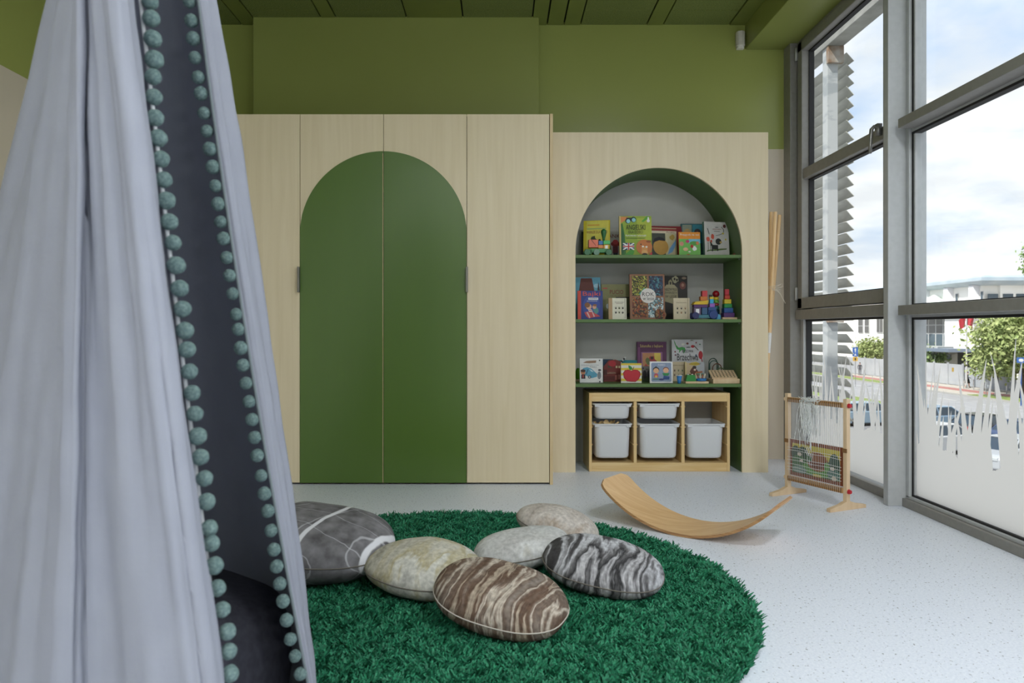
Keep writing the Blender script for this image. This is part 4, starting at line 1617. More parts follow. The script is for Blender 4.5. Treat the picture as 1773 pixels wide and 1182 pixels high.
book('orange topped book with farm animals on green', 1176, 1213.5, 401.5, Z1, 4.90, (236, 150, 40), .011, 3, 5, group=GA,
     shapes=[((120, 190, 90), rect(0, 0, 1, .72)), ((120, 190, 216), rect(.45, .55, 1, .72)), ((90, 160, 70), ell(.7, .55, .2, .08)), ((200, 50, 110), ell(.4, .62, .09, .06)), ((220, 150, 130), ell(.12, .52, .1, .09)), ((236, 190, 150), ell(.3, .3, .12, .07)),
             ((245, 245, 245), blob(.72, .33, .1, 11, 6)), ((190, 50, 40), ell(.6, .42, .07, .07)), ((230, 140, 90), ell(.86, .55, .07, .07)), ((240, 240, 230), ell(.48, .2, .06, .03)), ((200, 60, 40), ell(.42, .04, .12, .06)), ((240, 206, 60), rect(.55, .01, 1, .06))],
     texts=[('Przygoda na wsi', (250, 245, 230), .06, .94, .83, .93)])
book('white book with a black dog and red flowers', 1219.5, 1265, 384, Z1, 4.93, (208, 205, 202), .026, 13, 4, spine=(90, 130, 120), group=GA,
     shapes=[((86, 110, 50), [(.06, .14), (.2, .17), (.5, .18), (.88, .22), (.9, .25), (.6, .24), (.3, .21), (.1, .19)]), ((40, 40, 42), rect(.28, .22, .54, .34)), ((40, 40, 42), rect(.28, .16, .33, .24)), ((40, 40, 42), rect(.49, .17, .54, .24)), ((50, 50, 52), ell(.56, .44, .12, .09)), ((40, 40, 42), [(.26, .3), (.2, .42), (.26, .42), (.32, .34)]),
             ((190, 160, 90), ell(.65, .42, .05, .03)), ((216, 96, 76), blob(.32, .58, .08, 10, 7)), ((216, 96, 76), blob(.14, .5, .08, 10, 8)), ((196, 80, 60), blob(.26, .44, .05, 9, 9)), ((60, 80, 44), rect(.12, .2, .14, .42)), ((60, 80, 44), rect(.22, .2, .24, .44)), ((90, 40, 34), ell(.82, .88, .06, .05)),
             ((60, 60, 60), [(.1, .82), (.14, .8), (.2, .64), (.18, .63)]), ((60, 60, 60), [(.7, .86), (.8, .78), (.78, .7), (.76, .7), (.77, .78), (.68, .85)]), ((60, 60, 60), [(.45, .6), (.6, .62), (.72, .66), (.72, .675), (.6, .635), (.45, .61)]), ((210, 190, 60), ell(.75, .67, .04, .025)), ((206, 186, 60), ell(.85, .5, .03, .03)), ((120, 116, 116), rect(.38, .72, .62, .735)), ((150, 90, 90), rect(.32, .78, .68, .792)), ((90, 90, 90), rect(.44, .83, .56, .845))])

# ---- middle shelf
book('book with a brown roofed castle at the left end of the middle shelf', 996.5, 1040, 480, Z2, 5.06, (110, 180, 206), .012, 0, 3, group=GB,
     shapes=[((170, 210, 226), ell(.85, .8, .12, .05)), ((110, 50, 40), [(.14, .68), (.22, .98), (.66, .98), (.76, .68)]), ((214, 190, 150), rect(.14, .62, .76, .68)), ((206, 170, 130), rect(.16, .45, .74, .62)), ((50, 130, 60), ell(.42, .52, .1, .07)), ((170, 60, 60), ell(.6, .52, .1, .05)), ((230, 220, 190), rect(.12, .4, .78, .46)), ((60, 40, 50), [(.88, .7), (.92, .9), (.97, .7)]), ((120, 100, 90), rect(.89, .5, .97, .7)), ((40, 60, 40), ell(.92, .5, .1, .1))])
book('blue book with red spine and two children on a flying blanket', 1000.5, 1044, 503.5, Z2, 4.88, (44, 62, 140), .016, 0, 4, spine=(190, 40, 30), group=GB, spine_band=(.13, (214, 74, 54)),
     shapes=[((56, 80, 166), ell(.55, .45, .35, .4)), ((240, 240, 245), rect(.42, .68, .82, .76)), ((206, 80, 84), [(.26, .24), (.5, .3), (.72, .2), (.9, .1), (.6, .07), (.45, .03), (.34, .1)]), ((236, 190, 190), [(.34, .24), (.4, .26), (.5, .06), (.46, .04)]), ((236, 190, 190), [(.56, .26), (.6, .25), (.68, .1), (.63, .08)]),
             ((240, 230, 230), [(.4, .36), (.56, .34), (.6, .26), (.45, .26)]), ((196, 50, 50), [(.44, .33), (.57, .31), (.58, .29), (.45, .3)]), ((236, 180, 150), ell(.44, .44, .11, .1)), ((140, 90, 50), ell(.38, .5, .11, .09)), ((90, 150, 150), blob(.72, .32, .12, 10, 4)), ((230, 176, 150), ell(.66, .43, .08, .07)), ((150, 100, 60), ell(.68, .49, .08, .04))],
     texts=[('Bajki', (226, 90, 74), .2, .9, .78, .97), ('czytam', (60, 60, 120), .47, .78, .695, .745), ('samodzielnie', (220, 225, 240), .36, .78, .62, .67)])
book('olive green book with dark red title', 1042, 1093, 492, Z2, 5.04, (126, 124, 78), .014, 0, 4, group=GB,
     shapes=[((140, 138, 90), rect(0, .58, 1, 1)), ((196, 70, 70), rect(.04, .87, .2, .9)), ((60, 50, 44), rect(.48, .6, 1, .64)), ((170, 180, 176), ell(.2, .38, .05, .07)), ((110, 112, 66), rect(0, 0, .14, .55)), ((84, 88, 50), ell(.9, .3, .12, .3)), ((24, 22, 22), ell(.92, .13, .07, .06))],
     texts=[('PUCIO', (130, 44, 40), .28, .74, .72, .84), ('uczy się mówić', (110, 44, 40), .29, .72, .655, .69)])


def icons(col, rows_, cols_, u0, u1, v0, v1, seed):
    out = []
    k = 0
    for j in range(rows_):
        for i in range(cols_):
            cu = u0 + (u1 - u0) * (i + .5) / cols_
            cv = v0 + (v1 - v0) * (j + .5) / rows_
            c = col[k % len(col)]
            out.append((c, blob(cu, cv, .055, 10, seed + k, .75)))
            out.append((c, [(cu - .05, cv + .05), (cu - .03, cv + .085), (cu - .012, cv + .03)]))
            out.append((c, [(cu + .05, cv + .05), (cu + .03, cv + .085), (cu + .012, cv + .03)]))
            k += 1
    return out


book('small white book with kraft spine and five animal icons, left of the forest book', 1054, 1085, 516, Z2, 4.86, (232, 228, 210), .013, 0, 4, spine=(176, 146, 108), group=GB, spine_band=(.21, (184, 154, 116)),
     shapes=icons([(60, 60, 56), (90, 96, 60), (70, 64, 60)], 2, 3, .3, .88, .2, .62, 20) + [((90, 84, 74), rect(.9, .03, .92, .97)), ((150, 120, 110), rect(.4, .73, .78, .745))],
     texts=[('Obrazki dla maluchów', (70, 70, 66), .34, .86, .78, .83)])


def forest_mat(name, cols_, sc):
    m, N, L, p = new_mat(name)
    tc = N.new('ShaderNodeTexCoord')
    vo = N.new('ShaderNodeTexVoronoi')
    vo.inputs['Scale'].default_value = sc
    L.new(tc.outputs['Object'], vo.inputs['Vector'])
    sp = N.new('ShaderNodeSeparateXYZ')
    L.new(vo.outputs['Color'], sp.inputs[0])
    cr = N.new('ShaderNodeValToRGB')
    cr.color_ramp.interpolation = 'CONSTANT'
    el = cr.color_ramp.elements
    el[0].position, el[0].color = 0, rgb(*cols_[0])
    el[1].position, el[1].color = 1 / len(cols_), rgb(*cols_[1])
    for i, c in enumerate(cols_[2:], 2):
        e = el.new(i / len(cols_))
        e.color = rgb(*c)
    L.new(sp.outputs[0], cr.inputs[0])
    L.new(cr.outputs[0], p.inputs['Base Color'])
    p.inputs['Roughness'].default_value = .6
    return m


fq = [forest_mat('forest_spring', [(70, 74, 40), (150, 150, 60), (90, 96, 44), (60, 50, 40), (190, 186, 90), (110, 80, 54)], 110), forest_mat('forest_summer', [(40, 56, 84), (50, 80, 110), (70, 60, 70), (36, 40, 60), (80, 130, 140)], 110),
      forest_mat('forest_autumn', [(110, 64, 40), (70, 54, 40), (160, 90, 44), (60, 56, 50), (130, 60, 50), (150, 120, 80)], 110), forest_mat('forest_winter', [(176, 200, 206), (100, 130, 144), (214, 222, 224), (70, 90, 100), (140, 110, 90)], 110)]
book('large brown book with four busy forest pictures and a white round title', 1091, 1152, 474.5, Z2, 4.93, (150, 104, 76), .02, 0, 5, spine=(110, 70, 50), group=GB,
     shapes=[(fq[0], rect(.07, .52, .5, .96)), (fq[1], rect(.55, .52, .95, .96)), (fq[2], rect(.07, .04, .48, .48)), (fq[3], rect(.52, .04, .95, .48)), ((70, 170, 150), [(.26, .56), (.42, .7), (.46, .66), (.3, .54)]), ((150, 104, 76), ell(.93, .1, .1, .08)), (fq[2], ell(.84, .1, .15, .13)), ((236, 230, 226), ell(.52, .52, .22, .165, 28))],
     texts=[('ROK', BLK, .35, .69, .51, .6), ('w lesie', (60, 60, 60), .37, .69, .42, .5)])
book('black book with a cream skull and lettering behind the small cream book', 1150, 1191, 477.5, Z2, 5.07, (44, 38, 34), .013, 0, 3, spine=(180, 170, 140), group=GB,
     shapes=[((176, 166, 130), [(.02, .42), (.02, .74), (.12, .8), (.44, .8), (.58, .72), (.6, .42), (.4, .36)]), ((190, 184, 150), blob(.5, .92, .14, 12, 3, .6)), ((44, 38, 34), ell(.46, .93, .04, .03)), ((44, 38, 34), ell(.56, .91, .04, .03)), ((176, 166, 130), [(.2, .8), (.2, .88), (.28, .92), (.36, .88), (.36, .8), (.31, .8), (.31, .86), (.25, .86), (.25, .8)]), ((120, 64, 54), ell(.8, .78, .13, .09)), ((176, 130, 110), ell(.8, .79, .06, .04)), ((150, 130, 110), ell(.86, .95, .1, .03))],
     texts=[('NIEZWYKŁE', (50, 42, 36), .03, .56, .66, .72), ('ZWIERZĘTA', (50, 42, 36), .03, .56, .58, .64), ('W LESIE', (50, 42, 36), .05, .54, .5, .56)])
book('small cream book with six dark animal faces, in front of the black book', 1166.5, 1194.5, 516, Z2, 4.86, (214, 200, 172), .013, 0, 4, group=GB,
     shapes=icons([(70, 66, 64), (150, 110, 70), (96, 90, 90), (40, 38, 40)], 2, 3, .12, .84, .2, .6, 40) + [((120, 104, 84), rect(.87, .02, .89, .98))],
     texts=[('Obrazki dla maluchów', (90, 74, 60), .16, .8, .76, .81)])

# ---- lower shelf
book('white board book with a light blue car and green spine', 1004, 1044, 621, Z3, 4.86, (226, 226, 226), .018, 0, 4, spine=(120, 160, 110), group=GC,
     shapes=[((150, 120, 96), [(.14, .82), (.3, .9), (.72, .92), (.7, .82), (.4, .8)]), ((86, 160, 190), [(.08, .45), (.14, .6), (.32, .64), (.5, .58), (.66, .44), (.76, .36), (.74, .24), (.5, .18), (.2, .32)]), ((200, 226, 236), [(.4, .56), (.52, .52), (.6, .44), (.5, .46)]), ((60, 110, 140), [(.24, .36), (.34, .56), (.38, .54), (.3, .34)]),
             ((50, 50, 56), ell(.42, .23, .07, .06)), ((190, 200, 206), ell(.42, .23, .04, .035)), ((130, 134, 140), ell(.84, .3, .08, .16)), ((70, 70, 80), ell(.86, .52, .07, .04)), ((196, 130, 90), ell(.14, .42, .1, .09)), ((70, 44, 34), ell(.14, .49, .11, .06)), ((50, 40, 44), rect(.06, .16, .24, .34)), ((190, 60, 60), rect(.12, .2, .16, .32)), ((40, 60, 50), ell(.86, .92, .03, .03)), ((40, 50, 60), ell(.86, .04, .035, .03))],
     texts=[('Samochód elektryczny', (70, 90, 110), .06, .82, .70, .75), ('Kosmo', (70, 90, 110), .44, .74, .63, .68)])
book('navy book behind the red bus', 1043, 1061.5, 622, Z3, 5.08, (34, 62, 90), .012, 0, 2, group=GC, shapes=[((34, 62, 90), rect(0, 0, 1, 1)), ((200, 214, 226), rect(.55, .8, .95, .94)), ((130, 120, 40), rect(.0, .45, .5, .6))])
bus = thing('bus_book', 'red double-decker bus shaped book on the lower shelf', 'book', at(1060, 664, 4.98).xyz * 1)
bus.location = ((1060 - CX) * 4.98 / F, 4.98, Z3)
s_ = 4.98 / F
fr = MB().prism([(-15 * s_, 0), (15 * s_, 0), (15 * s_, 35 * s_), (6 * s_, 38 * s_), (-6 * s_, 37 * s_), (-9 * s_, 33 * s_), (-15 * s_, 26 * s_)], 0, .02, 'xz').build('board', C(126, 44, 38, .5), bus, bevel=.001)
art_obj('cover_picture', [((96, 30, 28), rect(0, .05, 1, .25)), ((60, 84, 60), ell(.3, .68, .05, .05)), ((60, 84, 60), ell(.42, .68, .05, .05)), ((206, 190, 150), rect(.7, .62, .8, .72)), ((206, 190, 150), rect(.86, .62, .96, .72)), ((190, 110, 100), rect(.66, .08, .8, .3)), ((196, 120, 110), rect(.84, .1, .97, .32)), ((180, 40, 50), ell(.5, .82, .22, .14)), ((80, 30, 26), rect(.02, .3, .2, .55))], 30 * s_, 38 * s_, fr, -.0004, (-15 * s_, 0))
text_mesh('cover_lettering', 'LONDON', C(206, 186, 160), fr, .22, .7, .36, .44, 30 * s_, 38 * s_, -.004, (-15 * s_, 0))
tb = book('teal box book behind the apple book', 1070, 1103, 623.5, Z3, 5.07, (40, 140, 150), .03, 0, 0, group=GC)
st_ = MB()
p0, p1 = at(1074, 629, 5.045), at(1083, 618, 5.045)
for k in range(5):
    st_.cyl(p0.lerp(p1, k / 5), p0.lerp(p1, (k + 1) / 5), .006, n=10, mi=k % 2)
o = st_.build('striped_stick', [C(236, 236, 236), C(26, 26, 28)])
tag(o, 'black and white striped stick leaning on the teal box book', 'stick')
book('square fabric book with a big red apple on yellow stripes', 1075.5, 1111, 629, Z3, 4.84, (226, 224, 214), .02, 0, 2, group=GC,
     shapes=[((222, 196, 60), rect(.0, .9, 1, 1)), ((222, 196, 60), rect(.0, .64, 1, .76)), ((222, 196, 60), rect(.0, .38, 1, .5)), ((222, 196, 60), rect(.0, .1, 1, .22)), ((150, 20, 36), [(.5, .06), (.7, .05), (.86, .18), (.95, .4), (.93, .56), (.8, .66), (.64, .68), (.5, .62), (.34, .68), (.18, .64), (.09, .5), (.13, .26), (.28, .08)]),
             ((196, 36, 52), [(.5, .09), (.69, .08), (.83, .2), (.91, .4), (.9, .54), (.78, .63), (.64, .65), (.5, .58), (.34, .65), (.2, .61), (.13, .48), (.17, .27), (.3, .11)]), ((40, 130, 60), [(.42, .66), (.36, .8), (.36, .9), (.46, .86), (.54, .78), (.54, .68)]), ((30, 60, 30), [(.54, .66), (.62, .84), (.64, .82), (.58, .66)])])
book('purple book of fairy tales with a painted scene', 1104, 1155, 592, Z3, 5.08, (92, 40, 84), .014, 0, 5, group=GC,
     shapes=[((120, 60, 110), rect(.03, .0, .1, .86)), ((150, 100, 140), rect(.14, .0, .86, .73)), ((196, 140, 96), rect(.18, .08, .8, .71)), ((226, 200, 90), rect(.58, .42, .8, .71)), ((170, 60, 60), blob(.5, .5, .14, 12, 2)), ((196, 80, 70), blob(.3, .3, .12, 11, 3)), ((110, 120, 70), blob(.36, .5, .09, 10, 4)), ((150, 50, 70), blob(.68, .36, .1, 10, 5)), ((70, 40, 40), ell(.5, .58, .05, .04)), ((226, 160, 140), ell(.42, .36, .05, .05))],
     texts=[('Szkatułka z bajkami', (226, 200, 130), .1, .88, .83, .93)])
book('dark book with black cats, half hidden between apple and children books', 1110.5, 1127, 634, Z3, 5.0, (120, 116, 112), .012, 0, 3, group=GC,
     shapes=[((50, 70, 36), rect(0, 0, 1, .35)), ((36, 34, 36), ell(.35, .45, .22, .28)), ((36, 34, 36), ell(.85, .48, .25, .28)), ((40, 40, 80), ell(.2, .86, .09, .05)), ((90, 84, 80), rect(.45, .72, .95, .84))])
book('rounded board book with two children drawn on grey-blue', 1125.5, 1165, 626, Z3, 4.83, (236, 236, 238), .016, 0, 3, group=GC,
     shapes=[((140, 156, 184), [(.06, .1), (.1, .06), (.9, .06), (.94, .1), (.94, .9), (.9, .94), (.1, .94), (.06, .9)]), ((50, 44, 44), ell(.27, .62, .14, .12)), ((50, 44, 44), ell(.27, .74, .04, .03)), ((230, 180, 140), ell(.27, .57, .12, .12)), ((120, 70, 60), ell(.7, .63, .13, .11)), ((232, 180, 146), ell(.7, .58, .12, .12)), ((196, 90, 100), [(.18, .26), (.18, .4), (.26, .46), (.36, .4), (.36, .26)]), ((230, 190, 80), ell(.27, .3, .06, .05)), ((50, 140, 80), [(.54, .46), (.86, .46), (.8, .34), (.6, .34)]), ((50, 80, 140), [(.56, .16), (.84, .16), (.86, .3), (.6, .34)]), ((70, 130, 110), rect(.12, .16, .5, .2)), ((60, 60, 120), ell(.5, .17, .12, .04))],
     texts=[('DZIECI', (240, 240, 246), .36, .66, .8, .88)])
book('white book with a green lizard and a red bird and black title', 1164, 1218, 588, Z3, 5.06, (206, 206, 210), .03, 0, 3, group=GC,
     shapes=[((60, 150, 70), [(.06, 1.0), (.1, .94), (.14, .86), (.22, .8), (.32, .82), (.42, .8), (.44, .74), (.38, .66), (.36, .66), (.38, .73), (.3, .74), (.24, .68), (.22, .68), (.24, .74), (.16, .76), (.12, .84), (.08, .92)]), ((230, 230, 220), ell(.36, .88, .05, .03)), ((180, 40, 50), ell(.67, .83, .06, .035)), ((90, 70, 50), [(.7, .84), (.84, .73), (.86, .74), (.72, .86)]), ((180, 36, 46), ell(.92, .62, .07, .1)), ((170, 40, 50), [(.93, .54), (.97, .4), (.99, .4), (.96, .56)]),
             ((90, 90, 40), [(.56, .96), (.64, .99), (.72, .96), (.64, .97)]), ((120, 60, 50), ell(.5, .9, .04, .025)), ((150, 40, 60), ell(.78, .92, .02, .02)), ((60, 120, 90), ell(.9, .88, .025, .015)), ((120, 40, 50), ell(.1, .7, .025, .02)), ((100, 40, 60), ell(.11, .62, .025, .02)), ((70, 90, 120), ell(.77, .6, .025, .04)), ((80, 120, 150), ell(.05, .4, .1, .05))],
     texts=[('JAN', (50, 50, 54), .46, .58, .775, .83), ('BRZECHWA', (50, 50, 54), .33, .68, .68, .75), ('Brzechwa', BLK, .16, .84, .49, .655), ('dzieciom', BLK, .2, .8, .33, .44)])
book('small cream book half covered by the blue cup', 1163, 1186, 626.5, Z3, 4.99, (206, 190, 160), .012, 0, 3, group=GC,
     shapes=icons([(90, 60, 60), (110, 120, 100), (80, 110, 80)], 2, 3, .08, .95, .2, .66, 60), texts=[('Obrazki', (100, 80, 64), .1, .92, .8, .85)])
book('book with a brown bear and yellow title behind the green peg toy', 1186.5, 1220, 626.5, Z3, 4.94, (176, 180, 186), .018, 0, 3, spine=(200, 180, 130), group=GC, spine_band=(.08, (206, 186, 136)),
     shapes=[((200, 176, 140), rect(.08, .4, .4, .95)), ((200, 174, 60), blob(.5, .9, .3, 14, 4, .3)), ((96, 54, 40), blob(.45, .52, .2, 12, 6)), ((60, 44, 36), ell(.48, .72, .1, .08)), ((226, 200, 180), ell(.5, .6, .06, .05)), ((176, 110, 70), [(.5, .4), (.9, .46), (.88, .54), (.55, .5)]), ((90, 130, 110), rect(.6, .3, .95, .42)), ((110, 54, 40), rect(.1, .3, .6, .4))],
     texts=[('Stary niedźwiedź', (60, 50, 30), .22, .82, .86, .93)])


# ================================================================== wooden toys
def toy(name, label, xc, Y, z):
    return thing(name, label, 'toy', ((xc - CX) * Y / F, Y, z))


class TB:
    """toy builder: photo pixel offsets to metres around the toy's foot"""

    def __init__(s, t, xc, yb, Y):
        s.t, s.xc, s.yb, s.k = t, xc, yb, Y / F

    def X(s, x):
        return (x - s.xc) * s.k

    def Z(s, y):
        return (s.yb - y) * s.k

    def block(s, name, x0, x1, y0, y1, d0, d1, col, bevel=.0015):
        return MB().box((s.X(x0), d0, s.Z(y1)), (s.X(x1), d1, s.Z(y0))).build(name, C(*col, .4), s.t, bevel=bevel)

    def wheel(s, x, y, r, d0, d1, col):
        r *= s.k
        return MB().lathe([(r * .9, d0), (r, d0 + .002), (r, d1 - .002), (r * .9, d1)], (s.X(x), 0, s.Z(y)), 20, 0, 'y').build('wheel', C(*col, .4), s.t)


t = toy('block_train', 'green and orange wooden block train on the upper shelf', 1035, 4.83, Z1)
b = TB(t, 1035, 441, 4.83)
b.block('chassis', 1022, 1052, 429, 436, -.02, .03, (70, 150, 90))
b.block('bumper', 1013, 1024, 430, 439, -.02, .03, (40, 120, 60))
for x in (1016, 1032, 1053):
    b.wheel(x, 435.5, 5.4, -.032, -.02, (60, 120, 80) if x != 1032 else (110, 150, 130))
    b.wheel(x, 435.5, 5.4, .03, .042, (50, 110, 70))
b.block('orange_block', 1019, 1035, 413.5, 427, -.018, .028, (232, 120, 90))
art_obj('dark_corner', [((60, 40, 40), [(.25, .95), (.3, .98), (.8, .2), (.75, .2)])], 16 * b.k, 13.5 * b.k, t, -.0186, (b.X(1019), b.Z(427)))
b.block('blue_block', 1036, 1043.5, 415.5, 422, -.016, .026, (50, 120, 190))
b.block('small_orange_block', 1035.5, 1044, 422.5, 428.5, -.016, .026, (222, 140, 70))
hs = b.block('yellow_cabin', 1044.5, 1053.5, 422, 432, -.018, .028, (222, 170, 60))
b.block('cabin_window', 1047, 1051.5, 423.5, 431, -.0195, -.017, (240, 240, 240), .0003)
b.block('cabin_roof', 1044, 1055.5, 415, 421.5, -.02, .03, (80, 190, 100))
MB().lathe([(.008, 0), (.009, .015), (.013, .03), (.0165, .045), (.0185, .055), (.017, .07), (.008, .079), (.001, .08)], (b.X(1045.5), .005, b.Z(421.5) + .0256), 18).build('chimney', C(40, 110, 60, .35), t, smooth=True)

o = MB().sphere((0, 0, .014), .014, 12, 0, (1.5, .9, 1)).add([(.018, 0, .012), (.03, 0, .02), (.018, .004, .02), (.018, -.004, .02)], [(0, 1, 2), (0, 3, 1), (2, 1, 3)]).build('wooden_bird', C(110, 66, 44, .5), smooth=True)
o.location = ((1273 - CX) * 4.9 / F, 4.9, Z1)
tag(o, 'tiny brown wooden bird at the right end of the upper shelf', 'toy')

t = toy('block_train', 'blue and purple wooden block train on the middle shelf', 1222, 4.84, Z2)
b = TB(t, 1222, 552, 4.84)
b.block('chassis', 1205, 1228, 544, 550, -.025, .03, (70, 130, 150))
for x in (1202, 1233):
    for d in ((-.037, -.025), (.03, .042)):
        b.wheel(x, 545.5 if x == 1202 else 544, 6 if x == 1202 else 7.5, d[0], d[1], (40, 46, 100) if x == 1202 else (36, 66, 130))
b.block('cabin', 1200, 1212, 532, 544, -.024, .028, (110, 90, 120))
b.block('cabin_window', 1203, 1209, 534, 541.5, -.0255, -.023, (240, 240, 244), .0003)
b.block('boiler', 1213.5, 1223.5, 531.5, 543.8, -.024, .028, (50, 90, 130), .004)
b.block('purple_beam', 1200, 1223, 526.5, 531.4, -.024, .028, (90, 50, 110))
rf = MB().prism([(b.X(1198.5), b.Z(526.4)), (b.X(1223), b.Z(526.4)), (b.X(1225), b.Z(519)), (b.X(1202), b.Z(521.5))], -.03, .034, 'xz').build('yellow_roof', C(216, 180, 40, .4), t, bevel=.001)
b.block('orange_slab', 1212, 1224, 512.5, 519.5, -.012, .024, (206, 120, 50))
b.block('red_block', 1215, 1224, 502.5, 512.4, -.012, .024, (200, 60, 64))
b.block('nose_block', 1225, 1239, 531, 537, -.02, .026, (40, 80, 140))
b.block('nose_base', 1225, 1239, 537.2, 544, -.02, .026, (50, 90, 150))
MB().lathe([(.018, 0), (.018, .03), (.01, .031), (.01, .035)], (b.X(1243), -.005, 0), 18).build('buffer_cup', C(90, 170, 210, .35), t)
b.block('purple_cube', 1228, 1237, 524.5, 530.9, -.012, .016, (150, 100, 190))
b.block('blue_cube', 1228.5, 1235, 517, 524.4, -.01, .014, (50, 170, 220))
b.block('yellow_cube', 1228.5, 1235, 513, 516.9, -.01, .014, (226, 196, 60))
b.block('black_cap', 1228, 1233, 509.5, 512.9, -.008, .012, (30, 26, 28))

t = toy('ball_stacker', 'wooden ring stacker topped by a red ball on the middle shelf', 1239.5, 4.97, Z2)
b = TB(t, 1239.5, 552, 4.97)
MB().cyl((0, 0, 0), (0, 0, b.Z(512)), .005, n=10).build('peg', BEECH, t)
for (y0, y1, r, col) in ((513, 517.5, 5, (226, 196, 50)), (518, 523, 5.2, (110, 170, 60)), (524, 527.5, 5.2, (170, 50, 44)), (528, 534, 5.6, (40, 110, 90)), (534.5, 543, 6, (34, 60, 80)), (543.5, 552, 7, (40, 40, 70))):
    r *= b.k
    MB().lathe([(r * .85, b.Z(y1)), (r, b.Z(y1) + .003), (r, b.Z(y0) - .003), (r * .85, b.Z(y0))], n=20).build('ring', C(*col, .35), t)
MB().sphere((0, 0, b.Z(507.5)), 6 * b.k, 18).build('ball', C(150, 22, 34, .25), t, smooth=True)
t = toy('rainbow_tower', 'rainbow stacking tower at the right end of the middle shelf', 1258.5, 4.9, Z2)
b = TB(t, 1258.5, 552, 4.9)
MB().box((b.X(1247), -.05, 0), (b.X(1274), .05, b.Z(548.3))).build('base', BEECH, t, bevel=.002)
for (x0, x1, y0, y1, col) in ((1250.5, 1269, 540.5, 548.2, (90, 50, 120)), (1251.5, 1267, 532, 540.3, (40, 90, 160)), (1252, 1265.5, 525, 531.8, (40, 150, 80)), (1252.5, 1264.5, 517, 524.8, (226, 200, 50)), (1254, 1262.5, 509.8, 516.8, (206, 70, 50)), (1254.5, 1261.5, 499.5, 509.6, (200, 50, 66))):
    wd_ = (x1 - x0) * b.k / 2
    MB().box((b.X(x0), -wd_, b.Z(y1)), (b.X(x1), wd_, b.Z(y0))).build('block', C(*col, .4), t, bevel=.0025)

# lower shelf toys
t = toy('green_animal', 'bright green toy on a small wooden base at the left end of the lower shelf', 1001, 5.0, Z3)
b = TB(t, 1001, 664, 5.0)
MB().box((b.X(996.8), -.02, 0), (b.X(1006), .03, b.Z(660))).build('base', BEECH, t, bevel=.001)
MB().lathe([(.014, 0), (.02, .01), (.02, .05), (.012, .072), (.004, .078)], (b.X(1001), .003, b.Z(660)), 16).build('body', C(120, 190, 50, .4), t, smooth=True)
t = toy('blue_cup', 'small blue tapered cup with white rim on the lower shelf', 1176, 4.80, Z3)
b = TB(t, 1176, 664, 4.80)
MB().lathe([(.008, 0), (.011, .004), (.0185, .052), (.0165, .052), (.01, .008), (.001, .008)], n=20).build('body', C(40, 120, 190, .35), t, smooth=True)
MB().lathe([(.0165, .0525), (.021, .0525), (.021, .057), (.0165, .057)], n=20).build('rim', WHITE_PL, t)
t = toy('peg_toy', 'wooden base with a green wedge and a blue peg holder on the lower shelf', 1204, 4.83, Z3)
b = TB(t, 1204, 665, 4.83)
MB().box((b.X(1185), -.03, 0), (b.X(1225), .04, b.Z(661.5))).build('base', BEECH, t, bevel=.0015)
MB().prism([(b.X(1186), b.Z(661.3)), (b.X(1204), b.Z(661.3)), (b.X(1202), b.Z(650.5)), (b.X(1189), b.Z(650.5))], -.02, .03, 'xz').build('green_wedge', C(44, 140, 60, .4), t, bevel=.001)
for x in (1191.5, 1198.5):
    MB().cyl((b.X(x), .0, b.Z(651)), (b.X(x), .0, b.Z(649)), .006, n=10).build('white_peg', WHITE_PL, t)
MB().lathe([(.028, 0), (.034, .003), (.034, .017), (.03, .019)], (b.X(1214.5), .005, b.Z(661.3)), 20).build('blue_holder', C(40, 120, 190, .4), t)
for i, x in enumerate((1206.5, 1209.5, 1213, 1216, 1219.5)):
    c = [(214, 190, 150), (150, 80, 60), (226, 210, 180), (170, 90, 60), (230, 216, 190)][i]
    MB().cyl((b.X(x), .005, b.Z(657)), (b.X(x) + .004 * (i - 2), .005, b.Z(648.5 + (i % 2) * 1.5)), .0045, .004, 8).build('coloured_peg', C(*c), t)
t = toy('peg_board', 'tilted pale wooden peg board with rows of holes, right end of lower shelf', 1255, 4.83, Z3)
b = TB(t, 1255, 665.5, 4.83)
MB().box((b.X(1232.5), -.03, 0), (b.X(1281), .075, b.Z(657.5))).build('tray', BEECH, t, bevel=.0015)
bw = 44 * b.k
pb = MB()
tilt = Matrix.Translation((b.X(1231), -.022, b.Z(658.5))) @ Matrix.Rotation(math.radians(28), 4, 'X')
bd = MB().box((0, 0, .003), (bw, .10, .013), mat=tilt).build('board', BEECH, t, bevel=.001)
for j in range(5):
    for i in range(7):
        pb.add([tilt @ Vector((bw * (.1 + i * .133) + .0055 * math.cos(q * PI / 4), .013 + j * .018 + .0055 * math.sin(q * PI / 4), .0134)) for q in range(8)], [tuple(range(8))])
pb.build('hole', C(70, 56, 40, .8), bd, fix=False)
t = toy('bead_maze', 'wire bead maze toy with green and brown loops behind the peg board', 1240, 4.98, Z3)
b = TB(t, 1240, 664, 4.98)
MB().box((b.X(1227), -.035, 0), (b.X(1256), .05, .02)).build('base', BEECH, t, bevel=.002)
for (x0, x1, yt, d, col) in ((1229, 1243, 624, .02, (40, 70, 56)), (1234, 1249, 633, .0, (110, 64, 40)), (1241, 1252, 640, -.02, (90, 110, 60)), (1231, 1246, 628, .03, (50, 90, 80))):
    cx_ = (b.X(x0) + b.X(x1)) / 2
    r_ = (b.X(x1) - b.X(x0)) / 2
    zt2 = b.Z(yt)
    pts = [(cx_ - r_, d, .02)] + [(cx_ - r_ * math.cos(q), d, zt2 - r_ + r_ * math.sin(q)) for q in np.linspace(0, PI, 12)] + [(cx_ + r_, d, .02)]
    MB().tube(pts, .0035, 8).build('wire_loop', C(*col, .4), t, smooth=True)
C_in, surf_in = C, surf
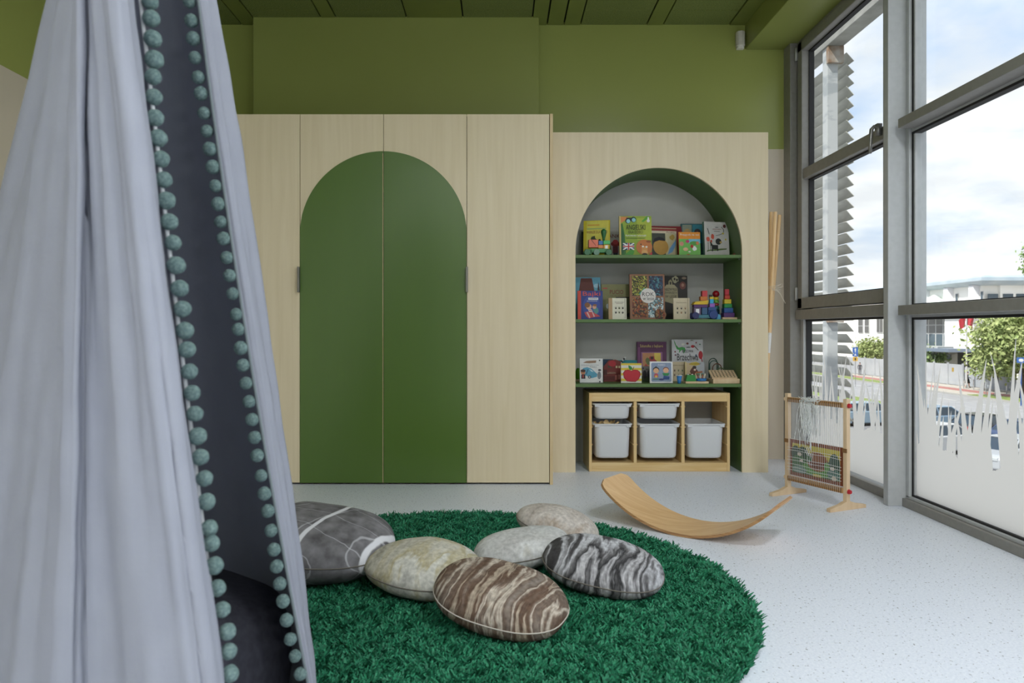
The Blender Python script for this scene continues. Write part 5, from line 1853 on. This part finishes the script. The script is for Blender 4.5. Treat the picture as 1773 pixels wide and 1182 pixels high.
DIM = .78  # darkens outdoor colours so the raised exposure does not bleach them


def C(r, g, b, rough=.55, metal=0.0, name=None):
    """outdoor colours, darkened against the high exposure"""
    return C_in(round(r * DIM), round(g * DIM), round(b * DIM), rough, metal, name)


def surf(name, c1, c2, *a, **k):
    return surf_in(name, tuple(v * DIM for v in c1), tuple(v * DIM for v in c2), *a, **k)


# ================================================================== outside: louvre screen
STEEL = surf('weathered_zinc', (150, 150, 144), (182, 181, 174), (6, 6, 14), .6, 6)
STEEL_D = surf('weathered_slat', (186, 186, 178), (222, 220, 208), (5, 3, 12), .6, 6)
COLM = surf('peeling_grey_paint', (176, 182, 186), (206, 209, 211), (4, 4, 9), .6, 8, lo=.42, hi=.5)
sc_ = thing('louvre_screen', 'weathered grey metal louvre screen outside the far window', 'louvre screen', (3.3, 6.8, -5.2))
so = Vector((3.3, 6.8, -5.2))
SX = 3.13


def sbox(name, lo, hi, mat, bevel=.004):
    return MB().box(Vector(lo) - so, Vector(hi) - so).build(name, mat, sc_, bevel=bevel)


sbox('column', (3.10, 6.74, -5.2), (3.20, 6.84, 3.63), COLM)
sbox('beam', (3.08, 4.4, 3.62), (3.24, 9.6, 3.86), STEEL)
sbox('bracket', (3.09, 6.70, 3.46), (3.24, 6.745, 3.62), surf('rusty_plate', (150, 120, 96), (190, 184, 176), (12, 12, 12), .7))
sbox('bracket', (3.09, 6.70, 1.02), (3.24, 6.745, 1.14), MATS['rusty_plate'])
sl = MB()
cs, sn = math.cos(math.radians(48)), math.sin(math.radians(48))
pr_ = [(-.054 * cs + .003 * sn, .054 * sn + .003 * cs), (.054 * cs + .003 * sn, -.054 * sn + .003 * cs), (.054 * cs - .003 * sn, -.054 * sn - .003 * cs), (-.054 * cs - .003 * sn, .054 * sn - .003 * cs)]
sl.prism([(x, z) for x, z in pr_], 0, 2.6, 'xz')
slat0 = None
for k in range(60):
    z = 3.545 - k * .107
    if slat0 is None:
        slat0 = sl.build('slat', STEEL_D, sc_)
        o = slat0
    else:
        o = slat0.copy()
        COL.objects.link(o)
        o.parent = sc_
    o.location = Vector((3.335, 6.78, z)) - so
    o.rotation_euler = (random.uniform(-.004, .004), random.uniform(-.05, .05), random.uniform(-.004, .004))

# ================================================================== street
GZ = -5.2


def ground(name, x0, x1, y0, y1, z, mat):
    o = MB().box((x0, y0, z - .12), (x1, y1, z)).build(name, mat)
    return struct(o)


GRASS = surf('verge_grass', (126, 150, 70), (164, 182, 96), (2, 2, 2), .9, 5)
ASPH = surf('asphalt', (172, 172, 176), (188, 188, 190), (1, 1, 1), .9, 6)
ground('parking_lot', 3.6, 29, 5, 150, GZ, surf('parking_asphalt', (140, 140, 144), (160, 160, 162), (.8, .8, .8), .9, 6))
ground('grass_verge', 29, 33, 5, 200, GZ + .08, GRASS)
road = ground('road', 33.3, 44, 5, 220, GZ, ASPH)
ground('kerb', 33, 33.3, 5, 220, GZ + .12, C(206, 204, 198, .8))
for xx, nm in ((36.8, 1), (40.4, 1)):
    for k in range(24):
        y = 30 + k * 5.5
        MB().box((xx - .08, y, GZ - .01), (xx + .08, y + 2.6, GZ + .012)).build('lane_mark', C(232, 232, 230, .8), road)
ground('kerb', 44, 44.3, 5, 220, GZ + .12, C(206, 204, 198, .8))
sdw = ground('sidewalk', 44.3, 75, 5, 220, GZ + .06, surf('pavers', (206, 196, 182), (222, 214, 202), (3, 3, 3), .9))
ground('bike_path', 47, 48.6, 5, 220, GZ + .085, C(206, 140, 132, .9))
ground('grass_patch', 44.6, 46.7, 40, 68, GZ + .12, GRASS)
ground('grass_strip', 44.6, 46.4, 84, 150, GZ + .12, GRASS)
# concrete fence
fn = thing('concrete_fence', 'light grey concrete panel fence behind the pavement', 'fence', (51, 80, GZ + .06))
fm = surf('fence_concrete', (196, 200, 206), (212, 215, 219), (.6, .6, .6), .85)
y = -1.0
k = 0
while y < 60:
    x = -y * .03 + .3
    MB().box((x - .04, y + .07, .05), (x + .04, y + 2.43, 2.35)).build('panel', fm, fn, bevel=.01)
    MB().box((x - .09, y - .07, 0), (x + .09, y + .07, 2.5)).build('post', fm, fn, bevel=.01)
    y += 2.5
MB().box((.4, -9, .05), (.5, -1.2, 2.1)).build('gate', surf('gate_grey', (186, 192, 200), (200, 204, 210), (.5, 3, .5), .7), fn)
MB().box((.28, .5, 1.5), (.34, .85, 1.95)).build('notice_plate', C(206, 170, 60), fn)

# ------------------------------------------------------------------ office building (facade along Y at X = 58)
BX = 58.0
ob = thing('office_building', 'long white office building with blue-grey roof edge across the street', 'building', (BX, 95, GZ))
bo = Vector((BX, 95, GZ))
WB = surf_in('white_render', (240, 238, 232), (248, 246, 242), (.4, .4, .4), .85)
WG = C(214, 218, 222, .8)
PANE = C(96, 116, 128, .12)
PANE2 = C(120, 118, 116, .2)


def bb_(name, x0, x1, y0, y1, z0, z1, mat, parent=None, bevel=0):
    return MB().box(Vector((x0, y0, z0)) - bo, Vector((x1, y1, z1)) - bo).build(name, mat, parent or ob, bevel=bevel)


def fac(x, y, X=BX):
    Y = X * F / (x - CX)
    return Y, HC + (CY - y) * Y / F


YE = BX * F / (1705 - CX)
bb_('wall', BX, BX + 14, YE + .6, 150, GZ, 6.5, WB)
# roof edge: bullnose running round the corner
rp = [(0, 6.4), (-.9, 6.55), (-1.25, 6.9), (-1.2, 7.3), (-.8, 7.55), (0, 7.6)]
rf_ = MB()
Yn = YE
pts_a = [Vector((BX + x, Yn + x, z)) - bo for x, z in rp]
pts_b = [Vector((BX + x, 150, z)) - bo for x, z in rp]
pts_c = [Vector((BX + 25, Yn + x, z)) - bo for x, z in rp]
m_ = len(rp)
rf_.add(pts_a + pts_b + pts_c, [(i, i + 1, m_ + i + 1, m_ + i) for i in range(m_ - 1)] + [(i, 2 * m_ + i, 2 * m_ + i + 1, i + 1) for i in range(m_ - 1)])
rf_.add([Vector(v) - bo for v in ((BX, Yn, 7.6), (BX + 25, Yn, 7.6), (BX + 25, 150, 7.6), (BX, 150, 7.6))], [(0, 1, 2, 3)])
rf_.add([Vector(v) - bo for v in ((BX, Yn, 6.4), (BX + 25, Yn, 6.4), (BX + 25, 150, 6.4), (BX, 150, 6.4))], [(0, 1, 2, 3)])
rf_.build('roof_edge', surf('roof_metal', (196, 214, 228), (220, 234, 244), (.5, .5, .5), .4), ob)
bb_('roof_house', BX + 6, BX + 12, 72, 76, 7.6, 9.4, C(196, 196, 206, .8))
bb_('end_wall', BX + 2, BX + 24, YE + .2, YE + 2, GZ, 6.5, WB)
# terrace slab hides setback: upper storey piers
for x in (1606.5, 1647.5, 1692):
    Y, _ = fac(x, 510)
    bb_('pier', BX - .8, BX, Y - .45, Y + .45, 2.9, 6.5, C_in(232, 232, 236, .8), bevel=.03)


def window(x0, x1, y0, y1, nx, nz, pane, X=BX, mat=WG):
    Ya, z1 = fac(x1, y0, X)
    Yb, _ = fac(x0, y0, X)
    _, z0 = fac((x0 + x1) / 2, y1, X)
    _, z1 = fac((x0 + x1) / 2, y0, X)
    wv = bb_('window', X - .12, X - .06, Ya, Yb, z0, z1, C(245, 245, 245, .6))
    for i in range(nx):
        for j in range(nz):
            a0 = Ya + (Yb - Ya) * (i + .08) / nx
            a1 = Ya + (Yb - Ya) * (i + .92) / nx
            c0 = z0 + (z1 - z0) * (j + .05) / nz
            c1 = z0 + (z1 - z0) * (j + .95) / nz
            bb_('pane', X - .15, X - .11, a0, a1, c0, c1, pane, wv)


window(1597, 1648, 548, 577, 4, 2, PANE2)
window(1597, 1648, 577, 622, 4, 2, PANE)
window(1577, 1591, 548, 577, 1, 2, PANE2)
window(1577, 1591, 577, 622, 1, 2, PANE)
for (x0, x1, y0, y1) in ((1656, 1660, 508, 524), (1679, 1687, 505, 523), (1699.5, 1704, 504, 521)):
    window(x0, x1, y0, y1, 1, 1, PANE)
window(1487, 1495.5, 552, 576, 1, 2, PANE2)
window(1498, 1506, 552, 576, 1, 2, PANE2)
window(1487, 1495.5, 600, 617, 1, 2, PANE2)
window(1498, 1506, 600, 617, 1, 2, PANE2)
window(1519, 1530, 550, 576, 2, 1, PANE2)
window(1540, 1565, 550, 620, 3, 3, PANE2)
# end-wall windows
for x in (1719, 1745, 1768):
    p_ = at(x, 512, YE + .2)
    bb_('window', p_.x - .6, p_.x + .6, YE + .12, YE + .22, 3.7, 5.4, PANE)
# projecting entrance block and canopy
Ya, _ = fac(1690, 600)
Yb, _ = fac(1650, 600)
bb_('entrance_block', BX - 1.2, BX, Yb - 5.2, Yb - .2, -1.2, 2.9, C_in(240, 238, 236, .8))
bb_('entrance_canopy', BX - 4, BX, Ya - 1, Yb - 1, -1.6, -1.2, C(150, 164, 184, .6))
bb_('entrance_door', BX - .2, BX + .05, Ya - .5, Ya + 3.2, GZ, -1.7, C(110, 116, 120, .3))
Yc, _ = fac(1642, 595)
cv = MB()
arc = [(Yc + 3.0 * math.cos(q), -1.0 + 1.1 * math.sin(q)) for q in np.linspace(PI, 2 * PI, 14)]
cv.prism([(yy - bo.y, zz - bo.z) for yy, zz in arc], -3.2, 0, 'yz')
cv.build('curved_canopy', C(226, 228, 226, .7), ob)
for k in range(6):
    bb_('balcony_rail', BX - .9, BX - .86, 107, 111.5, -.6 + k * .22, -.55 + k * .22, C(240, 240, 240, .6))
# terrace parasol
tp = thing('garden_parasol', 'pale green flat parasol on the office terrace', 'parasol', (BX - .8, fac(1628, 520)[0], 2.95))
MB().lathe([(2.4, 1.5), (1.2, 2.2), (.1, 2.75)], n=4).build('canopy', C_in(222, 236, 226, .8), tp)
MB().cyl((0, 0, 0), (0, 0, 2.3), .06, n=8).build('pole', C(230, 230, 230), tp)
bb_('terrace_slab', BX - 1.6, BX, 84, 104, 2.75, 2.95, C_in(244, 242, 238, .8))


# ------------------------------------------------------------------ trees
def leaf_mat(name, c1, c2):
    return surf(name, c1, c2, (1.5, 1.5, 1.5), .8, 4)


LM1 = leaf_mat('maple_leaves', (150, 172, 98), (214, 224, 150))
LM2 = leaf_mat('hedge_leaves', (110, 146, 84), (172, 196, 122))


def tree(name, label, base, h, crown_r, crown_z, sq, mat, n=5000, seed=1, leaf=.16, trunk_r=.18, group=None):
    r = np.random.default_rng(seed)
    t = thing(name, label, 'tree' if trunk_r > .05 else 'shrub', base, group=group)
    tk = MB()
    tk.tube([(0, 0, 0), (.06, .02, h * .3), (-.03, .05, h * .55), (.05, 0, h * .85)], [trunk_r * 1.25, trunk_r, trunk_r * .8, trunk_r * .3], 10)
    for k in range(7):
        a = k * 2.4
        z0 = h * (.32 + .07 * k)
        q = Vector((math.cos(a), math.sin(a), .75))
        tk.tube([(0, 0, z0), tuple(Vector((0, 0, z0)) + q * crown_r * .35), tuple(Vector((0, 0, z0)) + q * crown_r * .7)], [trunk_r * .5, trunk_r * .3, trunk_r * .1], 6)
    tk.build('trunk', C(96, 84, 70, .9), t, smooth=True)
    # clumped leaf cards
    ncl = 46
    cc = r.normal(0, 1, (ncl, 3))
    cc /= np.linalg.norm(cc, axis=1)[:, None]
    cc *= (r.random((ncl, 1)) ** .4) * .8
    ci = r.integers(0, ncl, n)
    P = cc[ci] + r.normal(0, .17, (n, 3))
    P = P * np.array([crown_r, crown_r, crown_r * sq]) + np.array([0, 0, crown_z])
    U = r.normal(0, 1, (n, 3))
    U /= np.linalg.norm(U, axis=1)[:, None]
    Wv = np.cross(U, r.normal(0, 1, (n, 3)))
    Wv /= np.linalg.norm(Wv, axis=1)[:, None] + 1e-9
    s = leaf * (.6 + .8 * r.random((n, 1)))
    V = np.stack([P - U * s, P + Wv * s * .55, P + U * s, P - Wv * s * .55], axis=1).astype(np.float32)
    me = bpy.data.meshes.new('foliage')
    me.vertices.add(n * 4)
    me.vertices.foreach_set('co', V.reshape(-1))
    me.loops.add(n * 4)
    me.loops.foreach_set('vertex_index', np.arange(n * 4, dtype=np.int32))
    me.polygons.add(n)
    me.polygons.foreach_set('loop_start', np.arange(0, n * 4, 4, dtype=np.int32))
    me.polygons.foreach_set('loop_total', np.full(n, 4, dtype=np.int32))
    me.update()
    me.validate()
    me.materials.append(mat)
    o = bpy.data.objects.new('foliage', me)
    COL.objects.link(o)
    o.parent = t
    o['kind'] = 'stuff'
    return t


tree('street_tree', 'large leafy tree beside the road at the right', (47.2, 64.5, GZ), 7.4, 4.6, 5.1, .72, LM1, 11000, 3, .2, .26)
tree('street_tree', 'smaller leafy tree left of the large one, in front of the gate', (49.8, 71.5, GZ), 5.2, 2.6, 3.4, .8, LM1, 4500, 4, .17, .15)
tree('tall_tree', 'tall dark tree rising behind the office roof at the right edge', (96.5, 125, GZ), 21.5, 4.4, 18.2, 1.2, LM2, 5000, 5, .34, .35)
tree('round_bush', 'green bush above the fence below the big office windows', (54.5, 91.5, GZ), 3.4, 2.6, 2.5, .7, LM2, 4000, 6, .17, .08)
tree('round_bush', 'bright green bush above the fence seen beside the mullion', (55, 104, GZ), 4.6, 3.0, 3.4, .75, LM1, 4500, 7, .18, .08)
tree('distant_tree', 'dark tree tips showing above the left part of the roof', (90, 148, GZ), 15.5, 4.5, 14.3, .4, C(70, 84, 66, .9), 2500, 8, .3, .3)


# ------------------------------------------------------------------ cars
def car(label, x, y, rz, col, length=4.3, wagon=False):
    t = thing('parked_car', label, 'car', (x, y, GZ), (0, 0, rz), 'parked cars')
    L2 = length / 2
    W2 = .86
    prof = [(-L2, .35), (-L2 + .02, .75), (-L2 + .12, .95), (-L2 + 1.15, 1.02), (-L2 + 1.75, 1.42), (-L2 + 2.3, 1.48), (L2 - (.45 if wagon else 1.2), 1.46 if wagon else 1.42), (L2 - .1, 1.0), (L2, .8), (L2, .35), (L2 - .25, .22), (-L2 + .2, .22)]
    low = [(-L2, .32), (-L2 + .02, .72), (-L2 + .15, .9), (-L2 + 1.1, .98), (L2 - .2, .98), (L2, .85), (L2, .32), (L2 - .2, .2), (-L2 + .2, .2)]
    paint = C(*col, .25)
    body = MB()
    body.prism(low, -W2, W2, 'xz')
    body.build('body', paint, t, bevel=.07, seg=3)
    cab_lo = [(-L2 + 1.05, .95), (L2 - (.12 if wagon else .55), .95)]
    cab_hi = [(-L2 + 1.8, 1.46), (L2 - (.5 if wagon else 1.15), 1.46)]
    v = []
    for (xa, z), wy in ((cab_lo[0], .8), (cab_lo[1], .8), (cab_hi[1], .62), (cab_hi[0], .62)):
        v.append((xa, -wy, z))
        v.append((xa, wy, z))
    cb = MB().add(v, [(0, 2, 4, 6), (1, 7, 5, 3), (0, 6, 7, 1), (2, 3, 5, 4), (0, 1, 3, 2)])
    cb.build('windows', C(60, 76, 90, .08), t, bevel=.03)
    MB().box((cab_hi[0][0] - .06, -.64, 1.43), (cab_hi[1][0] + .06, .64, 1.5)).build('roof', paint, t, bevel=.03)
    xm = (cab_hi[0][0] + cab_hi[1][0]) / 2
    for s in (-1, 1):
        pl = MB()
        for (xl, xh) in ((cab_lo[0][0], cab_hi[0][0]), (xm, xm), (cab_lo[1][0], cab_hi[1][0])):
            pl.tube([(xl, s * .805, .95), (xh, s * .63, 1.45)], .035, 6)
        pl.build('pillars', paint, t)
        MB().box((-L2 + 1.25, s * .86 - .09, .98), (-L2 + 1.45, s * .86 + .09, 1.12)).build('mirror', paint, t, bevel=.02)
    for xw in (-L2 + .82, L2 - .82):
        for s in (-1, 1):
            wv = MB().lathe([(.2, -.1), (.31, -.1), (.33, -.06), (.33, .06), (.31, .1), (.2, .1)], (xw, s * .78, .33), 22, 0, 'y').build('tyre', C(30, 30, 32, .8), t)
            MB().lathe([(.05, -.02), (.2, .0), (.2, .02), (.05, .03)], (xw, s * .88, .33), 18, 0, 'y').build('rim', C(190, 192, 196, .3, .5), wv)
    for s in (-1, 1):
        MB().box((-L2 - .01, s * .6 - .17, .66), (-L2 + .12, s * .6 + .17, .8)).build('headlight', C(225, 232, 236, .1), t, bevel=.02)
        MB().box((L2 - .1, s * .62 - .14, .72), (L2 + .012, s * .62 + .14, .92)).build('tail_light', C(190, 24, 30, .2), t, bevel=.02)
    return t


car('pale blue estate car parked farthest along the lot', 27.3, 44.5, math.radians(195), (150, 178, 206), 4.5, True)
car('white hatchback parked in front of the pale blue estate car', 22.4, 36.2, math.radians(200), (232, 234, 238), 4.3)
car('black car parked beside the white hatchback', 27.3, 40.3, math.radians(200), (44, 46, 52), 4.2)
car('silver car parked nearest the building at the right', 22.6, 31.6, math.radians(25), (206, 212, 218), 4.4)
car('dark blue car with red tail light at the right edge', 27.7, 37.4, math.radians(198), (70, 90, 130), 4.2)
car('light blue car seen through the far pane beside the mullion', 24.2, 47.0, math.radians(190), (170, 196, 216), 4.4, True)
car('grey car seen behind the louvre column', 19.2, 45.0, math.radians(190), (170, 172, 176), 4.3)


# ------------------------------------------------------------------ pedestrians
def clothes_mat(name, top, legs, skin, shoe_h=.1, waist=.95, neck=1.46):
    m, N, L, p = new_mat(name)
    tc = N.new('ShaderNodeTexCoord')
    sp = N.new('ShaderNodeSeparateXYZ')
    L.new(tc.outputs['Object'], sp.inputs[0])
    dv = N.new('ShaderNodeMath')
    dv.operation = 'DIVIDE'
    dv.inputs[1].default_value = 2.0
    L.new(sp.outputs['Z'], dv.inputs[0])
    cr = N.new('ShaderNodeValToRGB')
    cr.color_ramp.interpolation = 'CONSTANT'
    el = cr.color_ramp.elements
    el[0].position, el[0].color = 0, rgb(40, 36, 36)
    el[1].position, el[1].color = shoe_h / 2, rgb(*legs)
    e = el.new(waist / 2)
    e.color = rgb(*top)
    e = el.new(neck / 2)
    e.color = rgb(*skin)
    L.new(dv.outputs[0], cr.inputs[0])
    L.new(cr.outputs[0], p.inputs['Base Color'])
    p.inputs['Roughness'].default_value = .8
    return m


def person(label, loc, rz, mat, hair, stride=.12, arm=0.0, skirt=None):
    t = thing('person', label, 'person', loc, (0, 0, rz))
    J = {'pelvis': ((0, 0, .95), .15), 'waist': ((0, 0, 1.08), .135), 'chest': ((0, .0, 1.3), .16), 'neckb': ((0, 0, 1.46), .075), 'neck': ((0, 0, 1.52), .055), 'head': ((0, -.01, 1.62), .092), 'top': ((0, -.0, 1.71), .075)}
    E = [('pelvis', 'waist'), ('waist', 'chest'), ('chest', 'neckb'), ('neckb', 'neck'), ('neck', 'head'), ('head', 'top')]
    for s, nm in ((-1, 'l'), (1, 'r')):
        st = stride * s
        J['hip' + nm] = ((s * .1, 0, .88), .1)
        J['knee' + nm] = ((s * .1, -st * .5 - .02, .49), .068)
        J['ank' + nm] = ((s * .1, -st + .02, .09), .045)
        J['toe' + nm] = ((s * .11, -st - .13, .045), .04)
        J['sh' + nm] = ((s * .19, 0, 1.40), .065)
        J['el' + nm] = ((s * .25, .03 - arm * .05, 1.13), .047)
        J['wr' + nm] = ((s * (.24 - .12 * arm), -.05 + st * .4 - arm * .22, .9 + arm * .3), .035)
        J['ha' + nm] = ((s * (.24 - .15 * arm), -.07 + st * .4 - arm * .28, .82 + arm * .36), .036)
        E += [('pelvis', 'hip' + nm), ('hip' + nm, 'knee' + nm), ('knee' + nm, 'ank' + nm), ('ank' + nm, 'toe' + nm), ('chest', 'sh' + nm), ('sh' + nm, 'el' + nm), ('el' + nm, 'wr' + nm), ('wr' + nm, 'ha' + nm)]
    names = list(J)
    me = bpy.data.meshes.new('body')
    me.from_pydata([J[n_][0] for n_ in names], [(names.index(a), names.index(b)) for a, b in E], [])
    o = bpy.data.objects.new('body', me)
    COL.objects.link(o)
    o.parent = t
    sk = o.modifiers.new('skin', 'SKIN')
    if not me.skin_vertices:
        bm = bmesh.new()
        bm.from_mesh(me)
        bm.verts.layers.skin.verify()
        bm.to_mesh(me)
        bm.free()
    for i, n_ in enumerate(names):
        r = J[n_][1]
        me.skin_vertices[0].data[i].radius = (r, r * (.72 if n_ in ('pelvis', 'waist', 'chest') else 1))
    me.skin_vertices[0].data[0].use_root = True
    sb = o.modifiers.new('subdiv', 'SUBSURF')
    sb.levels = sb.render_levels = 2
    sk.use_smooth_shade = True
    me.materials.append(mat)
    MB().sphere((0, .015, 1.665), .108, 14, 0, (.92, 1.05, .98)).build('hair', C(*hair, .8), t, smooth=True)
    if skirt:
        MB().lathe([(.15, 1.0), (.2, .8), (.26, .5), (.25, .5), (.14, 1.0)], n=18).build('skirt', C(*skirt, .85), t, smooth=True)
    return t


person('person in dark clothes standing on the pavement, seen past the louvre', (49.8, 98.5, GZ + .06), math.radians(-30), clothes_mat('dark_outfit', (60, 62, 68), (70, 72, 80), (196, 150, 124)), (60, 52, 46), .06)
person('person in a dark dress walking on the pavement by the gate', (50.2, 76.5, GZ + .06), math.radians(60), clothes_mat('dress_outfit', (44, 44, 50), (206, 160, 136), (214, 168, 142)), (90, 60, 44), .2, .6, (40, 40, 46))


# ------------------------------------------------------------------ signs and flag
def sign_post(name, label, px_, py_, Y, base_h=True):
    p_ = at(px_, py_, Y)
    t = thing(name, label, 'sign', (p_.x, p_.y, GZ + .08), (0, 0, math.radians(-32)))
    return t, p_.z - GZ - .08


WHITE = (244, 244, 244)
t, z = sign_post('road_sign', 'round white road sign with red ring and black car', 1722.5, 610, 65)
MB().cyl((0, 0, 0), (0, 0, z + .45), .035, n=10).build('post', C(170, 172, 174, .5, .3), t)
d_ = MB().lathe([(.36, 0), (.36, .03)], (0, -.06, z), 28, 0, 'y').build('disc', C(206, 40, 44, .5), t)
art_obj('symbol', [(WHITE, ell(.5, .5, .38, .38, 26)), (BLK, [(.25, .42), (.75, .42), (.75, .52), (.64, .54), (.58, .62), (.42, .62), (.36, .54), (.25, .52)]), (BLK, ell(.36, .41, .05, .05)), (BLK, ell(.64, .41, .05, .05))], .72, .72, d_, -.062, (-.36, z - .36), step=.003)
MB().box((-.3, -.05, z - 1.05), (.3, -.03, z - .38)).build('plate', C(232, 236, 234, .6), t)
t, z = sign_post('road_sign', 'small blue square sign with a white walking figure beside the red ringed sign', 1707.5, 603, 66)
MB().cyl((0, 0, 0), (0, 0, z + .2), .03, n=10).build('post', C(170, 172, 174, .5, .3), t)
d_ = MB().box((-.3, -.06, z - .3), (.3, -.04, z + .3)).build('plate', C(50, 90, 170, .5), t)
art_obj('symbol', [(WHITE, ell(.5, .8, .07, .07)), (WHITE, [(.42, .7), (.58, .7), (.66, .5), (.56, .45), (.66, .15), (.56, .15), (.5, .4), (.38, .15), (.28, .15), (.42, .5)])], .6, .6, d_, -.062, (-.3, z - .3), step=.003)
t, z = sign_post('road_sign', 'blue sign with a white arrow above a yellow plate', 1481, 609, 78)
MB().cyl((0, 0, 0), (0, 0, z + .5), .03, n=10).build('post', C(170, 172, 174, .5, .3), t)
d_ = MB().box((-.27, -.06, z - .5), (.27, -.04, z + .5)).build('plate', C(40, 100, 190, .5), t)
art_obj('symbol', [(WHITE, [(.42, .45), (.42, .72), (.28, .72), (.5, .94), (.72, .72), (.58, .72), (.58, .45)]), (WHITE, [(.3, .1), (.5, .36), (.7, .1)])], .54, 1.0, d_, -.062, (-.27, z - .5), step=.003)
d_ = MB().box((-.24, -.06, z - 1.0), (.24, -.04, z - .55)).build('yellow_plate', C(230, 180, 60, .5), t)
art_obj('symbol', [(BLK, [(.4, .15), (.6, .15), (.68, .6), (.5, .85), (.36, .6)])], .48, .45, d_, -.062, (-.24, z - 1.0), step=.003)
t, z = sign_post('road_sign', 'blue sign on a blue post at the right edge below the tree', 1768, 626, 58)
MB().cyl((0, 0, 0), (0, 0, z), .05, n=10).build('post', C(50, 100, 180, .5), t)
d_ = MB().box((-.3, -.06, z - .1), (.3, -.04, z + .35)).build('plate', C(60, 110, 190, .5), t)
art_obj('symbol', [(WHITE, ell(.5, .5, .28, .28))], .6, .45, d_, -.062, (-.3, z - .1), step=.003)
p_ = at(1673.5, 640, 76)
t = thing('flagpole', 'white flagpole with a red flag in front of the office', 'flagpole', (p_.x, p_.y, GZ + .06))
MB().cyl((0, 0, 0), (0, 0, 8.6), .09, .06, 12).build('pole', C(240, 240, 240, .5), t)
MB().sphere((0, 0, 8.65), .1, 10).build('finial', C(220, 200, 120, .4), t, smooth=True)
fl = MB()
g_n = 10
vs_ = []
for i in range(g_n + 1):
    for j in range(g_n + 1):
        u, v = i / g_n, j / g_n
        vs_.append((.08 + u * (.75 - .2 * v), .12 * math.sin(u * 7 + v * 2), 7.9 - v * 1.2 - u * u * .55))
fl.add(vs_, [(i * (g_n + 1) + j, (i + 1) * (g_n + 1) + j, (i + 1) * (g_n + 1) + j + 1, i * (g_n + 1) + j + 1) for i in range(g_n) for j in range(g_n)])
fo = fl.build('flag', C(220, 60, 74, .7), t, smooth=True)
vs2 = [(-x * .95, y, z - .1) for x, y, z in vs_]
MB().add(vs2, [(i * (g_n + 1) + j, (i + 1) * (g_n + 1) + j, (i + 1) * (g_n + 1) + j + 1, i * (g_n + 1) + j + 1) for i in range(g_n) for j in range(g_n)]).build('flag_tail', C(220, 60, 74, .7), t, smooth=True)
for k in range(7):
    yb2 = 66 + k * 1.6
    o = MB().cyl((0, 0, 0), (0, 0, 1.0), .05, n=8).lathe([(.055, 1.0), (.04, 1.06), (.005, 1.08)], n=8).build('bollard', C(200, 200, 200, .5))
    o.location = (49.2, yb2, GZ + .06)
    tag(o, 'thin grey bollard on the far pavement, %s from the tree trunk' % ['first', 'second', 'third', 'fourth', 'fifth', 'sixth', 'seventh'][k], 'bollard', 'bollards on the far pavement')
